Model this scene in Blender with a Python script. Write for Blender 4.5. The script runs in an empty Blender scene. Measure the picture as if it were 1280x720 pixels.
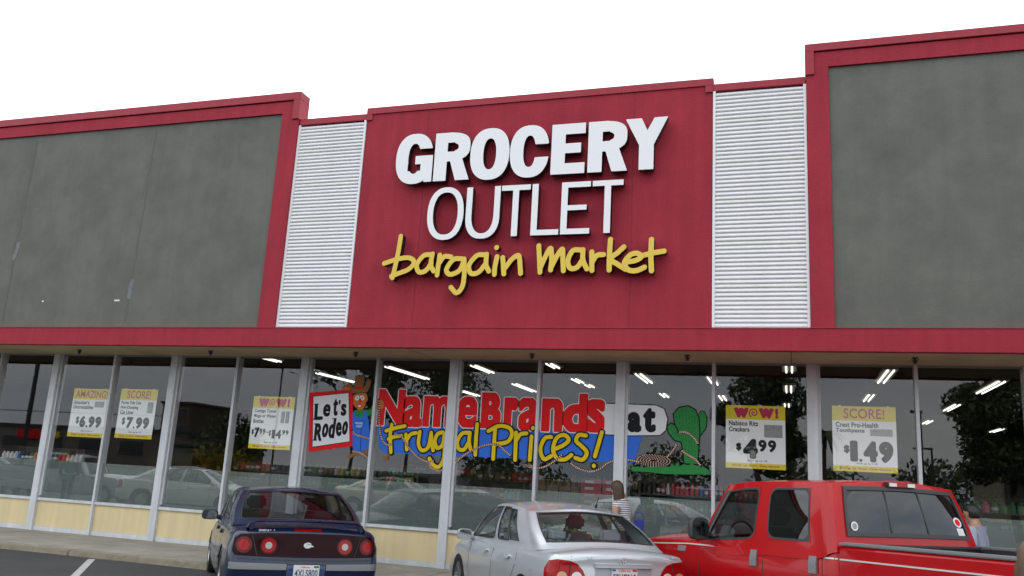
import bpy, bmesh, math, random, json
import numpy as np
from mathutils import Vector, Matrix
from mathutils.bvhtree import BVHTree
random.seed(7); rng = np.random.default_rng(7)
SC = bpy.context.scene
COL = SC.collection
# ------------------------------------------------------------------ camera
cam = bpy.data.cameras.new('camera'); cam_o = bpy.data.objects.new('camera', cam); COL.objects.link(cam_o)
F = Vector((-0.30852627, 0.92687074, 0.21382742)); R_ = Vector((0.95112026, 0.3037861, 0.05553608)); U_ = Vector((0.01348303, -0.22050993, 0.97529154))
m = Matrix((R_, U_, -F)).transposed().to_4x4(); m.translation = Vector((0, -12.8846, 1.65))
cam_o.matrix_world = m
cam.sensor_width = 36; cam.lens = 36 * 1067.2 / 1280; cam.clip_end = 2000; cam.clip_start = 0.05
SC.camera = cam_o
# ------------------------------------------------------------------ sky and sun
world = bpy.data.worlds.new('World'); SC.world = world; world.use_nodes = True
nt = world.node_tree; nt.nodes.clear()
def N(nt, t, **k):
    n = nt.nodes.new(t)
    for a, b in k.items():
        if a.startswith('i_'): n.inputs[a[2:].replace('_', ' ')].default_value = b
        else: setattr(n, a, b)
    return n
sky = N(nt, 'ShaderNodeTexSky', sky_type='NISHITA', sun_disc=False, sun_elevation=math.radians(48), sun_rotation=math.radians(-35), altitude=50, air_density=1.5, dust_density=3)
tc = N(nt, 'ShaderNodeTexCoord')
mp = N(nt, 'ShaderNodeMapping'); mp.inputs['Scale'].default_value = (1, 1, 3.2)
noi = N(nt, 'ShaderNodeTexNoise'); noi.inputs['Scale'].default_value = 1.6; noi.inputs['Detail'].default_value = 5; noi.inputs['Roughness'].default_value = .55
cr = N(nt, 'ShaderNodeValToRGB'); cr.color_ramp.elements[0].position = .32; cr.color_ramp.elements[1].position = .68
cr.color_ramp.elements[0].color = (8.8, 10.5, 12.3, 1); cr.color_ramp.elements[1].color = (19.8, 19.6, 19.2, 1)
# overcast deck: the thin cloud is brightest round the veiled sun
sd = Vector((math.sin(math.radians(-35)) * math.cos(math.radians(48)), math.cos(math.radians(-35)) * math.cos(math.radians(48)), math.sin(math.radians(48))))
dot = N(nt, 'ShaderNodeVectorMath', operation='DOT_PRODUCT'); dot.inputs[1].default_value = sd
mr = N(nt, 'ShaderNodeMapRange'); mr.inputs['From Min'].default_value = -1; mr.inputs['From Max'].default_value = 1; mr.inputs['To Min'].default_value = .84; mr.inputs['To Max'].default_value = 1.35
mul = N(nt, 'ShaderNodeVectorMath', operation='SCALE')
mix = N(nt, 'ShaderNodeMix', data_type='RGBA'); mix.inputs['Factor'].default_value = .9
bg = N(nt, 'ShaderNodeBackground'); bg.inputs['Strength'].default_value = .1
wo = N(nt, 'ShaderNodeOutputWorld')
L = nt.links.new
L(tc.outputs['Generated'], mp.inputs['Vector']); L(mp.outputs['Vector'], noi.inputs['Vector']); L(noi.outputs['Fac'], cr.inputs['Fac'])
L(tc.outputs['Generated'], dot.inputs[0]); L(dot.outputs['Value'], mr.inputs['Value'])
L(cr.outputs['Color'], mul.inputs[0]); L(mr.outputs['Result'], mul.inputs['Scale'])
L(sky.outputs['Color'], mix.inputs['A']); L(mul.outputs['Vector'], mix.inputs['B'])
L(mix.outputs['Result'], bg.inputs['Color']); L(bg.outputs['Background'], wo.inputs['Surface'])
sun = bpy.data.lights.new('sun', 'SUN'); sun.energy = .7; sun.angle = math.radians(20); sun.color = (1, .97, .92)
sun_o = bpy.data.objects.new('sun', sun); COL.objects.link(sun_o); sun_o.rotation_euler = sd.to_track_quat('Z', 'Y').to_euler()
SC.view_settings.view_transform = 'Standard'; SC.view_settings.look = 'None'; SC.view_settings.exposure = .14; SC.view_settings.gamma = 1
cy = SC.cycles; cy.max_bounces = 8; cy.diffuse_bounces = 3; cy.glossy_bounces = 5; cy.transparent_max_bounces = 24; cy.transmission_bounces = 6
cy.use_denoising = True; cy.caustics_reflective = False; cy.caustics_refractive = False; cy.sample_clamp_indirect = 8
# ------------------------------------------------------------------ materials
def mat(name, col, rough=.6, metal=0, coat=0, spec=.5, nz=0, ns=8, bump=0, bs=60, streak=0, emit=0, dark=None):
    m = bpy.data.materials.new(name); m.use_nodes = True; nt = m.node_tree
    b = nt.nodes['Principled BSDF']; L = nt.links.new
    b.inputs['Base Color'].default_value = (*col, 1); b.inputs['Roughness'].default_value = rough; b.inputs['Metallic'].default_value = metal
    b.inputs['Coat Weight'].default_value = coat; b.inputs['Coat Roughness'].default_value = .04; b.inputs['Specular IOR Level'].default_value = spec
    tc = N(nt, 'ShaderNodeTexCoord')
    if nz or streak:
        n = N(nt, 'ShaderNodeTexNoise'); n.inputs['Scale'].default_value = ns; n.inputs['Detail'].default_value = 10; n.inputs['Roughness'].default_value = .70
        L(tc.outputs['Object'], n.inputs['Vector'])
        r = N(nt, 'ShaderNodeMapRange'); r.inputs['From Min'].default_value = .3; r.inputs['From Max'].default_value = .7; r.inputs['To Min'].default_value = 1 - nz; r.inputs['To Max'].default_value = 1 + nz * .6
        L(n.outputs['Fac'], r.inputs['Value']); out = r.outputs['Result']
        if streak:
            mp = N(nt, 'ShaderNodeMapping'); mp.inputs['Scale'].default_value = (5, 5, .35)
            n2 = N(nt, 'ShaderNodeTexNoise'); n2.inputs['Scale'].default_value = 1.5; n2.inputs['Detail'].default_value = 7
            L(tc.outputs['Object'], mp.inputs['Vector']); L(mp.outputs['Vector'], n2.inputs['Vector'])
            r2 = N(nt, 'ShaderNodeMapRange'); r2.inputs['From Min'].default_value = .35; r2.inputs['From Max'].default_value = .7; r2.inputs['To Min'].default_value = 1 - streak; r2.inputs['To Max'].default_value = 1 + streak * .5
            L(n2.outputs['Fac'], r2.inputs['Value'])
            mm = N(nt, 'ShaderNodeMath', operation='MULTIPLY'); L(out, mm.inputs[0]); L(r2.outputs['Result'], mm.inputs[1]); out = mm.outputs[0]
        v = N(nt, 'ShaderNodeVectorMath', operation='SCALE'); v.inputs[0].default_value = col
        L(out, v.inputs['Scale']); L(v.outputs['Vector'], b.inputs['Base Color'])
    if bump:
        n = N(nt, 'ShaderNodeTexNoise'); n.inputs['Scale'].default_value = bs; n.inputs['Detail'].default_value = 5
        L(tc.outputs['Object'], n.inputs['Vector']); bp = N(nt, 'ShaderNodeBump'); bp.inputs['Strength'].default_value = bump; bp.inputs['Distance'].default_value = .02
        L(n.outputs['Fac'], bp.inputs['Height']); L(bp.outputs['Normal'], b.inputs['Normal'])
    if emit:
        b.inputs['Emission Color'].default_value = (*col, 1); b.inputs['Emission Strength'].default_value = emit
    return m
def glass_mat(name, tint, base=.04, gain=1.0, film=None):
    m = bpy.data.materials.new(name); m.use_nodes = True; nt = m.node_tree; nt.nodes.clear(); L = nt.links.new
    geo = N(nt, 'ShaderNodeNewGeometry'); d = N(nt, 'ShaderNodeVectorMath', operation='DOT_PRODUCT'); L(geo.outputs['Normal'], d.inputs[0]); L(geo.outputs['Incoming'], d.inputs[1])
    ab = N(nt, 'ShaderNodeMath', operation='ABSOLUTE'); L(d.outputs['Value'], ab.inputs[0])
    s = N(nt, 'ShaderNodeMath', operation='SUBTRACT'); s.inputs[0].default_value = 1; L(ab.outputs[0], s.inputs[1])
    p = N(nt, 'ShaderNodeMath', operation='POWER'); L(s.outputs[0], p.inputs[0]); p.inputs[1].default_value = 5
    ma = N(nt, 'ShaderNodeMath', operation='MULTIPLY_ADD'); L(p.outputs[0], ma.inputs[0]); ma.inputs[1].default_value = (1 - base) * gain; ma.inputs[2].default_value = base
    tr = N(nt, 'ShaderNodeBsdfTransparent'); tr.inputs['Color'].default_value = (*tint, 1)
    gl = N(nt, 'ShaderNodeBsdfGlossy'); gl.inputs['Roughness'].default_value = 0; gl.inputs['Color'].default_value = (1, 1, 1, 1)
    mx = N(nt, 'ShaderNodeMixShader'); L(ma.outputs[0], mx.inputs[0]); L(tr.outputs[0], mx.inputs[1]); L(gl.outputs[0], mx.inputs[2])
    o = N(nt, 'ShaderNodeOutputMaterial'); last = mx
    if film:
        df = N(nt, 'ShaderNodeBsdfDiffuse'); df.inputs['Color'].default_value = (*film[1], 1)
        m2 = N(nt, 'ShaderNodeMixShader'); m2.inputs[0].default_value = film[0]; L(mx.outputs[0], m2.inputs[1]); L(df.outputs[0], m2.inputs[2]); last = m2
    L(last.outputs[0], o.inputs['Surface'])
    return m
M = {}
M['red'] = mat('red_stucco_paint', (.365, .030, .050), .8, spec=.25, nz=.14, ns=1.3, bump=.35, bs=55, streak=.10)
M['redm'] = mat('red_metal_flashing', (.37, .034, .054), .55, spec=.3, nz=.08, ns=2, streak=.08)
M['grey'] = mat('grey_stucco', (.158, .160, .140), .9, spec=.2, nz=.22, ns=1.1, bump=.35, bs=75, streak=.05)
M['crack'] = mat('grey_patch_filler', (.185, .20, .20), .9, nz=.3, ns=5)
M['crackd'] = mat('dark_wall_joint', (.115, .118, .105), .9)
M['slat'] = mat('white_corrugated_metal', (.80, .80, .81), .45, nz=.03, ns=3, streak=.03)
M['slat2'] = mat('weathered_white_metal', (.77, .78, .75), .5, nz=.14, ns=4)
M['alu'] = mat('white_painted_aluminium', (.66, .68, .71), .45, nz=.10, ns=3, streak=.12)
M['alud'] = mat('grey_aluminium_return', (.30, .31, .32), .5, nz=.08, ns=4)
M['kick'] = mat('cream_kick_board', (.76, .62, .36), .65, nz=.06, ns=1.5, streak=.07, bump=.08, bs=20)
M['soffit'] = mat('tan_soffit_stucco', (.70, .54, .34), .85, spec=.2, nz=.22, ns=1.2, bump=.2, bs=30)
M['concrete'] = mat('pavement_concrete', (.33, .305, .26), .85, nz=.3, ns=1.6, bump=.25, bs=70)
M['kerb'] = mat('worn_kerb_concrete', (.30, .26, .19), .85, nz=.35, ns=5, bump=.4, bs=60)
M['asphalt'] = mat('asphalt', (.062, .062, .062), .8, nz=.3, ns=.8, bump=.4, bs=140, spec=.35)
M['line'] = mat('worn_white_road_paint', (.48, .48, .46), .8, nz=.25, ns=9)
M['white'] = mat('sign_face_white', (.84, .84, .86), .35)
M['yellow'] = mat('sign_face_yellow', (.76, .54, .055), .38, nz=.05)
M['black'] = mat('black_letter_return', (.012, .012, .015), .5)
M['prwhite'] = mat('poster_white', (.84, .86, .86), .55, nz=.03, ns=2, spec=.12)
M['pryellow'] = mat('poster_yellow', (.72, .60, .04), .55, spec=.12)
M['prink'] = mat('poster_black_ink', (.025, .025, .028), .6, spec=.12)
M['prmag'] = mat('poster_magenta_ink', (.50, .025, .09), .6, spec=.12)
M['prgrey'] = mat('poster_grey_print', (.33, .34, .34), .6, nz=.5, ns=25, spec=.12)
M['pred'] = mat('window_paint_red', (.74, .012, .014), .5, nz=.06, spec=.12)
M['pyel'] = mat('window_paint_yellow', (.78, .56, .012), .5, nz=.08, spec=.12)
M['pblu'] = mat('window_paint_blue', (.04, .16, .66), .5, nz=.06, spec=.12)
M['pgrn'] = mat('window_paint_green', (.03, .24, .06), .5, nz=.12, spec=.12)
M['pwht'] = mat('window_paint_white', (.74, .75, .78), .5, nz=.04, spec=.12)
M['pblk'] = mat('window_paint_black', (.012, .012, .015), .5, spec=.12)
M['pbrn'] = mat('window_paint_brown', (.27, .12, .045), .5, nz=.1, spec=.12)
M['pskin'] = mat('window_paint_tan', (.58, .16, .035), .5, nz=.06, spec=.12)
M['prope'] = mat('window_paint_rope', (.72, .47, .36), .5, nz=.1, spec=.12)
M['pdgr'] = mat('window_paint_dark_green', (.02, .13, .035), .5, spec=.12)
M['glass'] = glass_mat('shop_glass', (1, 1, 1), .038)
M['film'] = glass_mat('frosted_window_film', (.84, .90, .88), .15, .6, film=(.30, (.30, .37, .35)))
M['carglass'] = glass_mat('car_glass', (.80, .86, .84), .045)
M['tintglass'] = glass_mat('tinted_car_glass', (.10, .11, .12), .075)
M['midglass'] = glass_mat('lightly_tinted_glass', (.48, .50, .52), .05)
M['rubber'] = mat('black_rubber', (.018, .018, .02), .65)
M['plastic'] = mat('black_plastic', (.03, .03, .033), .45)
M['trimgrey'] = mat('grey_plastic_trim', (.19, .195, .20), .5)
M['badge'] = mat('satin_chrome', (.75, .76, .78), .42, 1)
M['mirr2'] = mat('mirror_glass_clear', (.34, .36, .38), .05, 1)
M['mirr'] = mat('mirror_glass', (.12, .13, .15), .05, 1)
M['shelf'] = mat('dark_shelf_metal', (.07, .065, .06), .5)
M['chrome'] = mat('chrome', (.75, .76, .78), .15, 1)
M['rim'] = mat('alloy_rim', (.45, .46, .48), .3, .8)
M['pred_t'] = mat('tail_lamp_red', (.33, .003, .005), .18, spec=.3)
M['rim_t'] = mat('tail_lamp_dark_red', (.10, .002, .004), .18, spec=.3)
M['lens2'] = mat('grey_lamp_lens', (.38, .37, .36), .2, coat=.4)
M['dred_t'] = mat('dark_red_tail_panel', (.020, .003, .005), .14, spec=.10)
M['lens'] = mat('clear_lamp_lens', (.62, .60, .56), .12, coat=1)
M['amber'] = mat('amber_lens', (.50, .26, .10), .15, coat=1)
M['silver'] = mat('silver_paint', (.52, .55, .58), .34, .35, 1)
M['navy'] = mat('navy_paint', (.007, .015, .050), .25, .0, .45, spec=.3)
M['truck'] = mat('red_car_paint', (.43, .003, .006), .26, .0, .42, spec=.15)
M['wpaint'] = mat('white_car_paint', (.62, .62, .60), .3, 0, 1)
M['tpaint'] = mat('beige_car_paint', (.40, .36, .30), .3, .2, 1)
M['bpaint'] = mat('dark_blue_car_paint', (.03, .05, .11), .3, .2, 1)
M['seatg'] = mat('grey_seat_cloth', (.26, .28, .31), .85, nz=.1, ns=9)
M['seatd'] = mat('dark_seat_cloth', (.06, .058, .062), .85, nz=.1, ns=9)
M['inner'] = mat('dark_car_interior', (.045, .045, .05), .8)
M['plate'] = mat('number_plate_white', (.68, .68, .66), .4)
M['ink'] = mat('plate_blue_ink', (.04, .05, .14), .5)
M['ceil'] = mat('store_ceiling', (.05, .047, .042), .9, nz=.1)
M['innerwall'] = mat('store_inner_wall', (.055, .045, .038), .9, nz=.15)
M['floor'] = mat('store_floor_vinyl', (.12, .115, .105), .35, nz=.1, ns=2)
M['tube'] = mat('fluorescent_tube', (1.0, .96, .86), .5, emit=1.6)
M['fixture'] = mat('white_light_fixture', (.5, .5, .48), .5)
M['bark'] = mat('bark', (.10, .075, .055), .9, nz=.3, ns=6, bump=.5, bs=20)
M['leaf'] = mat('leaf_green', (.085, .12, .045), .6, nz=.4, ns=1.2)
M['leafy'] = mat('yellow_shrub_leaf', (.40, .30, .03), .6, nz=.3, ns=3)
M['steel'] = mat('dark_steel', (.05, .05, .055), .5, .3)
# ------------------------------------------------------------------ helpers
def tag(o, label=None, cat=None, group=None, kind=None):
    if label: o['label'] = label
    if cat: o['category'] = cat
    if group: o['group'] = group
    if kind: o['kind'] = kind
    return o
def empty(name, loc=(0, 0, 0), rz=0, label=None, cat=None, group=None):
    o = bpy.data.objects.new(name, None); COL.objects.link(o); o.location = loc; o.rotation_euler = (0, 0, rz); o.empty_display_size = .2
    return tag(o, label, cat, group)
def link(name, me, parent=None):
    o = bpy.data.objects.new(name, me); COL.objects.link(o)
    if parent is not None: o.parent = parent
    return o
class MB:
    """collects faces and links them as one mesh"""
    def __init__(s): s.v = []; s.f = []; s.m = []
    def add(s, vs, fs, mi=0):
        n = len(s.v); s.v += [tuple(v) for v in vs]; s.f += [tuple(i + n for i in f) for f in fs]; s.m += [mi] * len(fs); return s
    def box(s, x0, x1, y0, y1, z0, z1, mi=0):
        vs = [(x, y, z) for z in (z0, z1) for y in (y0, y1) for x in (x0, x1)]
        return s.add(vs, [(0, 2, 3, 1), (4, 5, 7, 6), (0, 1, 5, 4), (2, 6, 7, 3), (0, 4, 6, 2), (1, 3, 7, 5)], mi)
    def bar(s, p, q, r, n=8, mi=0, r2=None, cap=True):
        p, q = Vector(p), Vector(q); d = (q - p).normalized(); a = d.orthogonal().normalized(); b = d.cross(a); r2 = r if r2 is None else r2
        vs = [p + a * math.cos(t) * r + b * math.sin(t) * r for t in [2 * math.pi * i / n for i in range(n)]] + [q + a * math.cos(t) * r2 + b * math.sin(t) * r2 for t in [2 * math.pi * i / n for i in range(n)]]
        fs = [(i, (i + 1) % n, n + (i + 1) % n, n + i) for i in range(n)]
        if cap: fs += [tuple(range(n))[::-1], tuple(range(n, 2 * n))]
        return s.add(vs, fs, mi)
    def tube(s, pts, r, n=6, mi=0):
        for a, b in zip(pts, pts[1:]): s.bar(a, b, r, n, mi)
        return s
    def lathe(s, prof, axis='z', c=(0, 0, 0), n=24, mi=0):
        """prof: (radius, height) pairs; axis z or x"""
        vs = []
        for r, h in prof:
            for i in range(n):
                t = 2 * math.pi * i / n; p = (r * math.cos(t), r * math.sin(t), h)
                if axis == 'x': p = (h, r * math.cos(t), r * math.sin(t))
                if axis == 'y': p = (r * math.cos(t), h, r * math.sin(t))
                vs.append((p[0] + c[0], p[1] + c[1], p[2] + c[2]))
        fs = [(j * n + i, j * n + (i + 1) % n, (j + 1) * n + (i + 1) % n, (j + 1) * n + i) for j in range(len(prof) - 1) for i in range(n)]
        return s.add(vs, fs, mi)
    def mesh(s, name, mats, smooth=None, merge=False, bevel=0):
        me = bpy.data.meshes.new(name); me.from_pydata(s.v, [], s.f)
        for m_ in (mats if isinstance(mats, (list, tuple)) else [mats]): me.materials.append(m_)
        me.polygons.foreach_set('material_index', s.m)
        bm = bmesh.new(); bm.from_mesh(me)
        if merge: bmesh.ops.remove_doubles(bm, verts=bm.verts, dist=1e-4)
        bmesh.ops.recalc_face_normals(bm, faces=bm.faces)
        if bevel: bmesh.ops.bevel(bm, geom=[e for e in bm.edges if len(e.link_faces) == 2 and e.calc_face_angle() > .6], offset=bevel, segments=2, affect='EDGES', clamp_overlap=True)
        bm.to_mesh(me); bm.free()
        if smooth is not None: shade(me, smooth)
        return me
    def build(s, name, mats, parent=None, smooth=None, merge=False, bevel=0): return link(name, s.mesh(name, mats, smooth, merge, bevel), parent)
def shade(me, ang=35):
    me.polygons.foreach_set('use_smooth', [True] * len(me.polygons)); me.set_sharp_from_angle(angle=math.radians(ang)); me.update()
def copy_tree(o, parent=None):
    c = o.copy(); COL.objects.link(c); c.parent = parent
    for ch in list(o.children): copy_tree(ch, c)
    return c
def modded(me, fn):
    """apply modifiers set by fn(obj) to a mesh, return a new mesh"""
    o = bpy.data.objects.new('tmp', me); COL.objects.link(o); fn(o)
    dg = bpy.context.evaluated_depsgraph_get(); dg.update(); r = bpy.data.meshes.new_from_object(o.evaluated_get(dg)); bpy.data.objects.remove(o)
    return r
def catmull(P, k=8, closed=False):
    P = [np.array(p, float) for p in P]; n = len(P)
    if n < 3 and not closed: return P
    out = []
    for i in range(n if closed else n - 1):
        p0 = P[(i - 1) % n] if closed or i > 0 else 2 * P[0] - P[1]; p1 = P[i]; p2 = P[(i + 1) % n]
        p3 = P[(i + 2) % n] if closed or i + 2 < n else 2 * P[-1] - P[-2]
        for t in np.arange(k) / k:
            out.append(.5 * (2 * p1 + (p2 - p0) * t + (2 * p0 - 5 * p1 + 4 * p2 - p3) * t * t + (3 * p1 - p0 - 3 * p2 + p3) * t ** 3))
    if not closed: out.append(P[-1])
    return out
# ---- flat shapes from distance fields: strokes, polygons and font outlines
def d_segs(X, Z, A, B):
    d = np.full(X.shape, 1e9)
    for (ax, az), (bx, bz) in zip(A, B):
        vx, vz = bx - ax, bz - az; l = vx * vx + vz * vz + 1e-12
        t = np.clip(((X - ax) * vx + (Z - az) * vz) / l, 0, 1); d = np.minimum(d, np.hypot(X - ax - t * vx, Z - az - t * vz))
    return d
def inside(X, Z, A, B):
    c = np.zeros(X.shape, bool)
    for (ax, az), (bx, bz) in zip(A, B):
        if az == bz: continue
        h = (az > Z) != (bz > Z); xi = ax + (Z - az) / (bz - az) * (bx - ax); c ^= h & (X < xi)
    return c
def grid(x0, x1, z0, z1, h): return np.meshgrid(np.arange(x0, x1 + h, h), np.arange(z0, z1 + h, h))
def contour(X, Z, f):
    """zero-level loops of f (negative inside)"""
    f = np.where(f == 0, 1e-9, f); H, W = f.shape; s = f < 0; nxt = {}; pos = {}
    def pt(key):
        if key not in pos:
            j, i, d = key; j2, i2 = (j, i + 1) if d == 0 else (j + 1, i); a, b = f[j, i], f[j2, i2]; t = a / (a - b)
            pos[key] = (X[j, i] + t * (X[j2, i2] - X[j, i]), Z[j, i] + t * (Z[j2, i2] - Z[j, i]))
    c = s[:-1, :-1] * 1 + s[:-1, 1:] * 2 + s[1:, 1:] * 4 + s[1:, :-1] * 8
    T = {1: [(3, 0)], 2: [(0, 1)], 3: [(3, 1)], 4: [(1, 2)], 5: [(3, 2), (1, 0)], 6: [(0, 2)], 7: [(3, 2)], 8: [(2, 3)], 9: [(2, 0)], 10: [(0, 3), (2, 1)], 11: [(2, 1)], 12: [(1, 3)], 13: [(1, 0)], 14: [(0, 3)]}
    for j, i in zip(*np.nonzero((c > 0) & (c < 15))):
        E = [(j, i, 0), (j, i + 1, 1), (j + 1, i, 0), (j, i, 1)]
        for a, b in T[int(c[j, i])]: nxt[E[a]] = E[b]; pt(E[a]); pt(E[b])
    loops = []
    while nxt:
        k0 = next(iter(nxt)); k = k0; lp = []
        while k in nxt: lp.append(pos[k]); k = nxt.pop(k)
        if len(lp) > 5: loops.append(simplify(lp, abs(X[0, 1] - X[0, 0]) * .22))
    return loops
def simplify(lp, eps):
    P = np.array(lp); n = len(P)
    def rdp(i, j):
        st = [(i, j)]; keep = {i, j}
        while st:
            a, b = st.pop()
            if b - a < 2: continue
            v = P[b % n] - P[a]; l = np.hypot(*v) + 1e-9; q = P[np.arange(a + 1, b) % n] - P[a]; d = np.abs(q[:, 0] * v[1] - q[:, 1] * v[0]) / l; k = int(d.argmax())
            if d[k] > eps: keep.add(a + 1 + k); st += [(a, a + 1 + k), (a + 1 + k, b)]
        return keep
    k = sorted({i % n for i in rdp(0, n // 2) | rdp(n // 2, n)})
    return [tuple(P[i]) for i in k]
def loops_mesh(loops, y_front, t, mats, name='shape', side_mat=None):
    """fill loops (x,z), front face at y_front, thickness t going +y"""
    cu = bpy.data.curves.new('c', 'CURVE'); cu.dimensions = '2D'; cu.fill_mode = 'BOTH'; cu.extrude = t / 2
    for lp in loops:
        if len(lp) < 3: continue
        sp = cu.splines.new('POLY'); sp.points.add(len(lp) - 1); sp.use_cyclic_u = True
        sp.points.foreach_set('co', [c for x, z in lp for c in (x, z, 0, 1)])
    o = bpy.data.objects.new('tmp', cu); COL.objects.link(o)
    dg = bpy.context.evaluated_depsgraph_get(); dg.update(); me = bpy.data.meshes.new_from_object(o.evaluated_get(dg)); bpy.data.objects.remove(o)
    co = np.zeros(len(me.vertices) * 3); me.vertices.foreach_get('co', co); co = co.reshape(-1, 3)
    new = np.stack([co[:, 0], y_front + t / 2 - co[:, 2], co[:, 1]], 1); me.vertices.foreach_set('co', new.ravel()); me.name = name
    me.materials.clear()
    for m_ in (mats if isinstance(mats, (list, tuple)) else [mats]): me.materials.append(m_)
    me.update()
    if side_mat is not None:
        me.materials.append(side_mat); k = len(me.materials) - 1
        for p in me.polygons:
            if abs(p.normal.y) < .5: p.material_index = k
    return me
def rings(lp): return list(zip(lp, lp[1:] + lp[:1]))
def poly_shape(lp, grow=0, h=.006, smooth=0):
    lp = [tuple(p) for p in lp]
    if smooth: lp = [tuple(p) for p in catmull(lp, smooth, True)]
    if not grow: return [lp]
    P = np.array(lp); g = abs(grow) + 3 * h; X, Z = grid(P[:, 0].min() - g, P[:, 0].max() + g, P[:, 1].min() - g, P[:, 1].max() + g, h)
    A, B = zip(*rings(lp)); d = d_segs(X, Z, A, B); return contour(X, Z, np.where(inside(X, Z, A, B), -d, d) - grow)
def stroke_shape(strokes, r, h=.006, k=6):
    A, B = [], []
    for s in strokes:
        q = [tuple(p) for p in catmull(s, k)]
        A += q[:-1]; B += q[1:]
    P = np.array(A + B); g = r + 3 * h; X, Z = grid(P[:, 0].min() - g, P[:, 0].max() + g, P[:, 1].min() - g, P[:, 1].max() + g, h)
    return contour(X, Z, d_segs(X, Z, A, B) - r)
_glyph = {}
def glyph(ch):
    """outline segments of a character of the built-in font, scaled so that its box is 0..1 by 0..1, and its aspect"""
    if ch in _glyph: return _glyph[ch]
    cu = bpy.data.curves.new('t', 'FONT'); cu.body = ch; cu.size = 1; cu.resolution_u = 6
    o = bpy.data.objects.new('tmp', cu); COL.objects.link(o); dg = bpy.context.evaluated_depsgraph_get(); dg.update()
    me = bpy.data.meshes.new_from_object(o.evaluated_get(dg)); bpy.data.objects.remove(o)
    bm = bmesh.new(); bm.from_mesh(me); S = [(e.verts[0].co[:2], e.verts[1].co[:2]) for e in bm.edges if len(e.link_faces) == 1]; bm.free()
    P = np.array([p for s in S for p in s]); lo, hi = P.min(0), P.max(0)
    _glyph[ch] = ([tuple((np.array(a) - lo) / (hi - lo)) for a, b in S], [tuple((np.array(b) - lo) / (hi - lo)) for a, b in S], (hi - lo)); return _glyph[ch]
def glyph_shape(ch, x0, x1, z0, z1, weight=0, grow=0, h=.006, rot=0, clip=0):
    """glyph drawn to fill the box once thickened by weight; grow adds an outline beyond the box"""
    A, B, _ = glyph(ch); w = weight
    f = lambda p: (x0 + w + p[0] * (x1 - x0 - 2 * w), z0 + w + p[1] * (z1 - z0 - 2 * w))
    A = [f(p) for p in A]; B = [f(p) for p in B]
    if rot:
        cx, cz = (x0 + x1) / 2, (z0 + z1) / 2; c, s_ = math.cos(rot), math.sin(rot); g_ = lambda p: (cx + (p[0] - cx) * c - (p[1] - cz) * s_, cz + (p[0] - cx) * s_ + (p[1] - cz) * c)
        A = [g_(p) for p in A]; B = [g_(p) for p in B]
    g = w + grow + 3 * h + (.05 if rot else 0); X, Z = grid(x0 - g, x1 + g, z0 - g, z1 + g, h)
    d = d_segs(X, Z, A, B); f = np.where(inside(X, Z, A, B), -d, d) - (w + grow)
    if clip: f = np.maximum(f, np.maximum(np.maximum(x0 + clip - grow - X, X - x1 + clip - grow), np.maximum(z0 + clip - grow - Z, Z - z1 + clip - grow)))
    return contour(X, Z, f)
def text_mesh(txt, x0, x1, z0, z1, y, t, m_, off=0, shear=0):
    cu = bpy.data.curves.new('t', 'FONT'); cu.body = txt; cu.size = 1; cu.extrude = .01; cu.offset = off; cu.shear = shear; cu.resolution_u = 3; cu.space_character = 1 + off * 2
    o = bpy.data.objects.new('tmp', cu); COL.objects.link(o); dg = bpy.context.evaluated_depsgraph_get(); dg.update()
    me = bpy.data.meshes.new_from_object(o.evaluated_get(dg)); bpy.data.objects.remove(o)
    co = np.zeros(len(me.vertices) * 3); me.vertices.foreach_get('co', co); co = co.reshape(-1, 3); lo, hi = co.min(0), co.max(0); q = (co - lo) / (hi - lo + 1e-9)
    new = np.stack([x0 + q[:, 0] * (x1 - x0), y - q[:, 2] * t, z0 + q[:, 1] * (z1 - z0)], 1); me.vertices.foreach_set('co', new.ravel())
    me.materials.clear(); me.materials.append(m_); me.update(); return me
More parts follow.
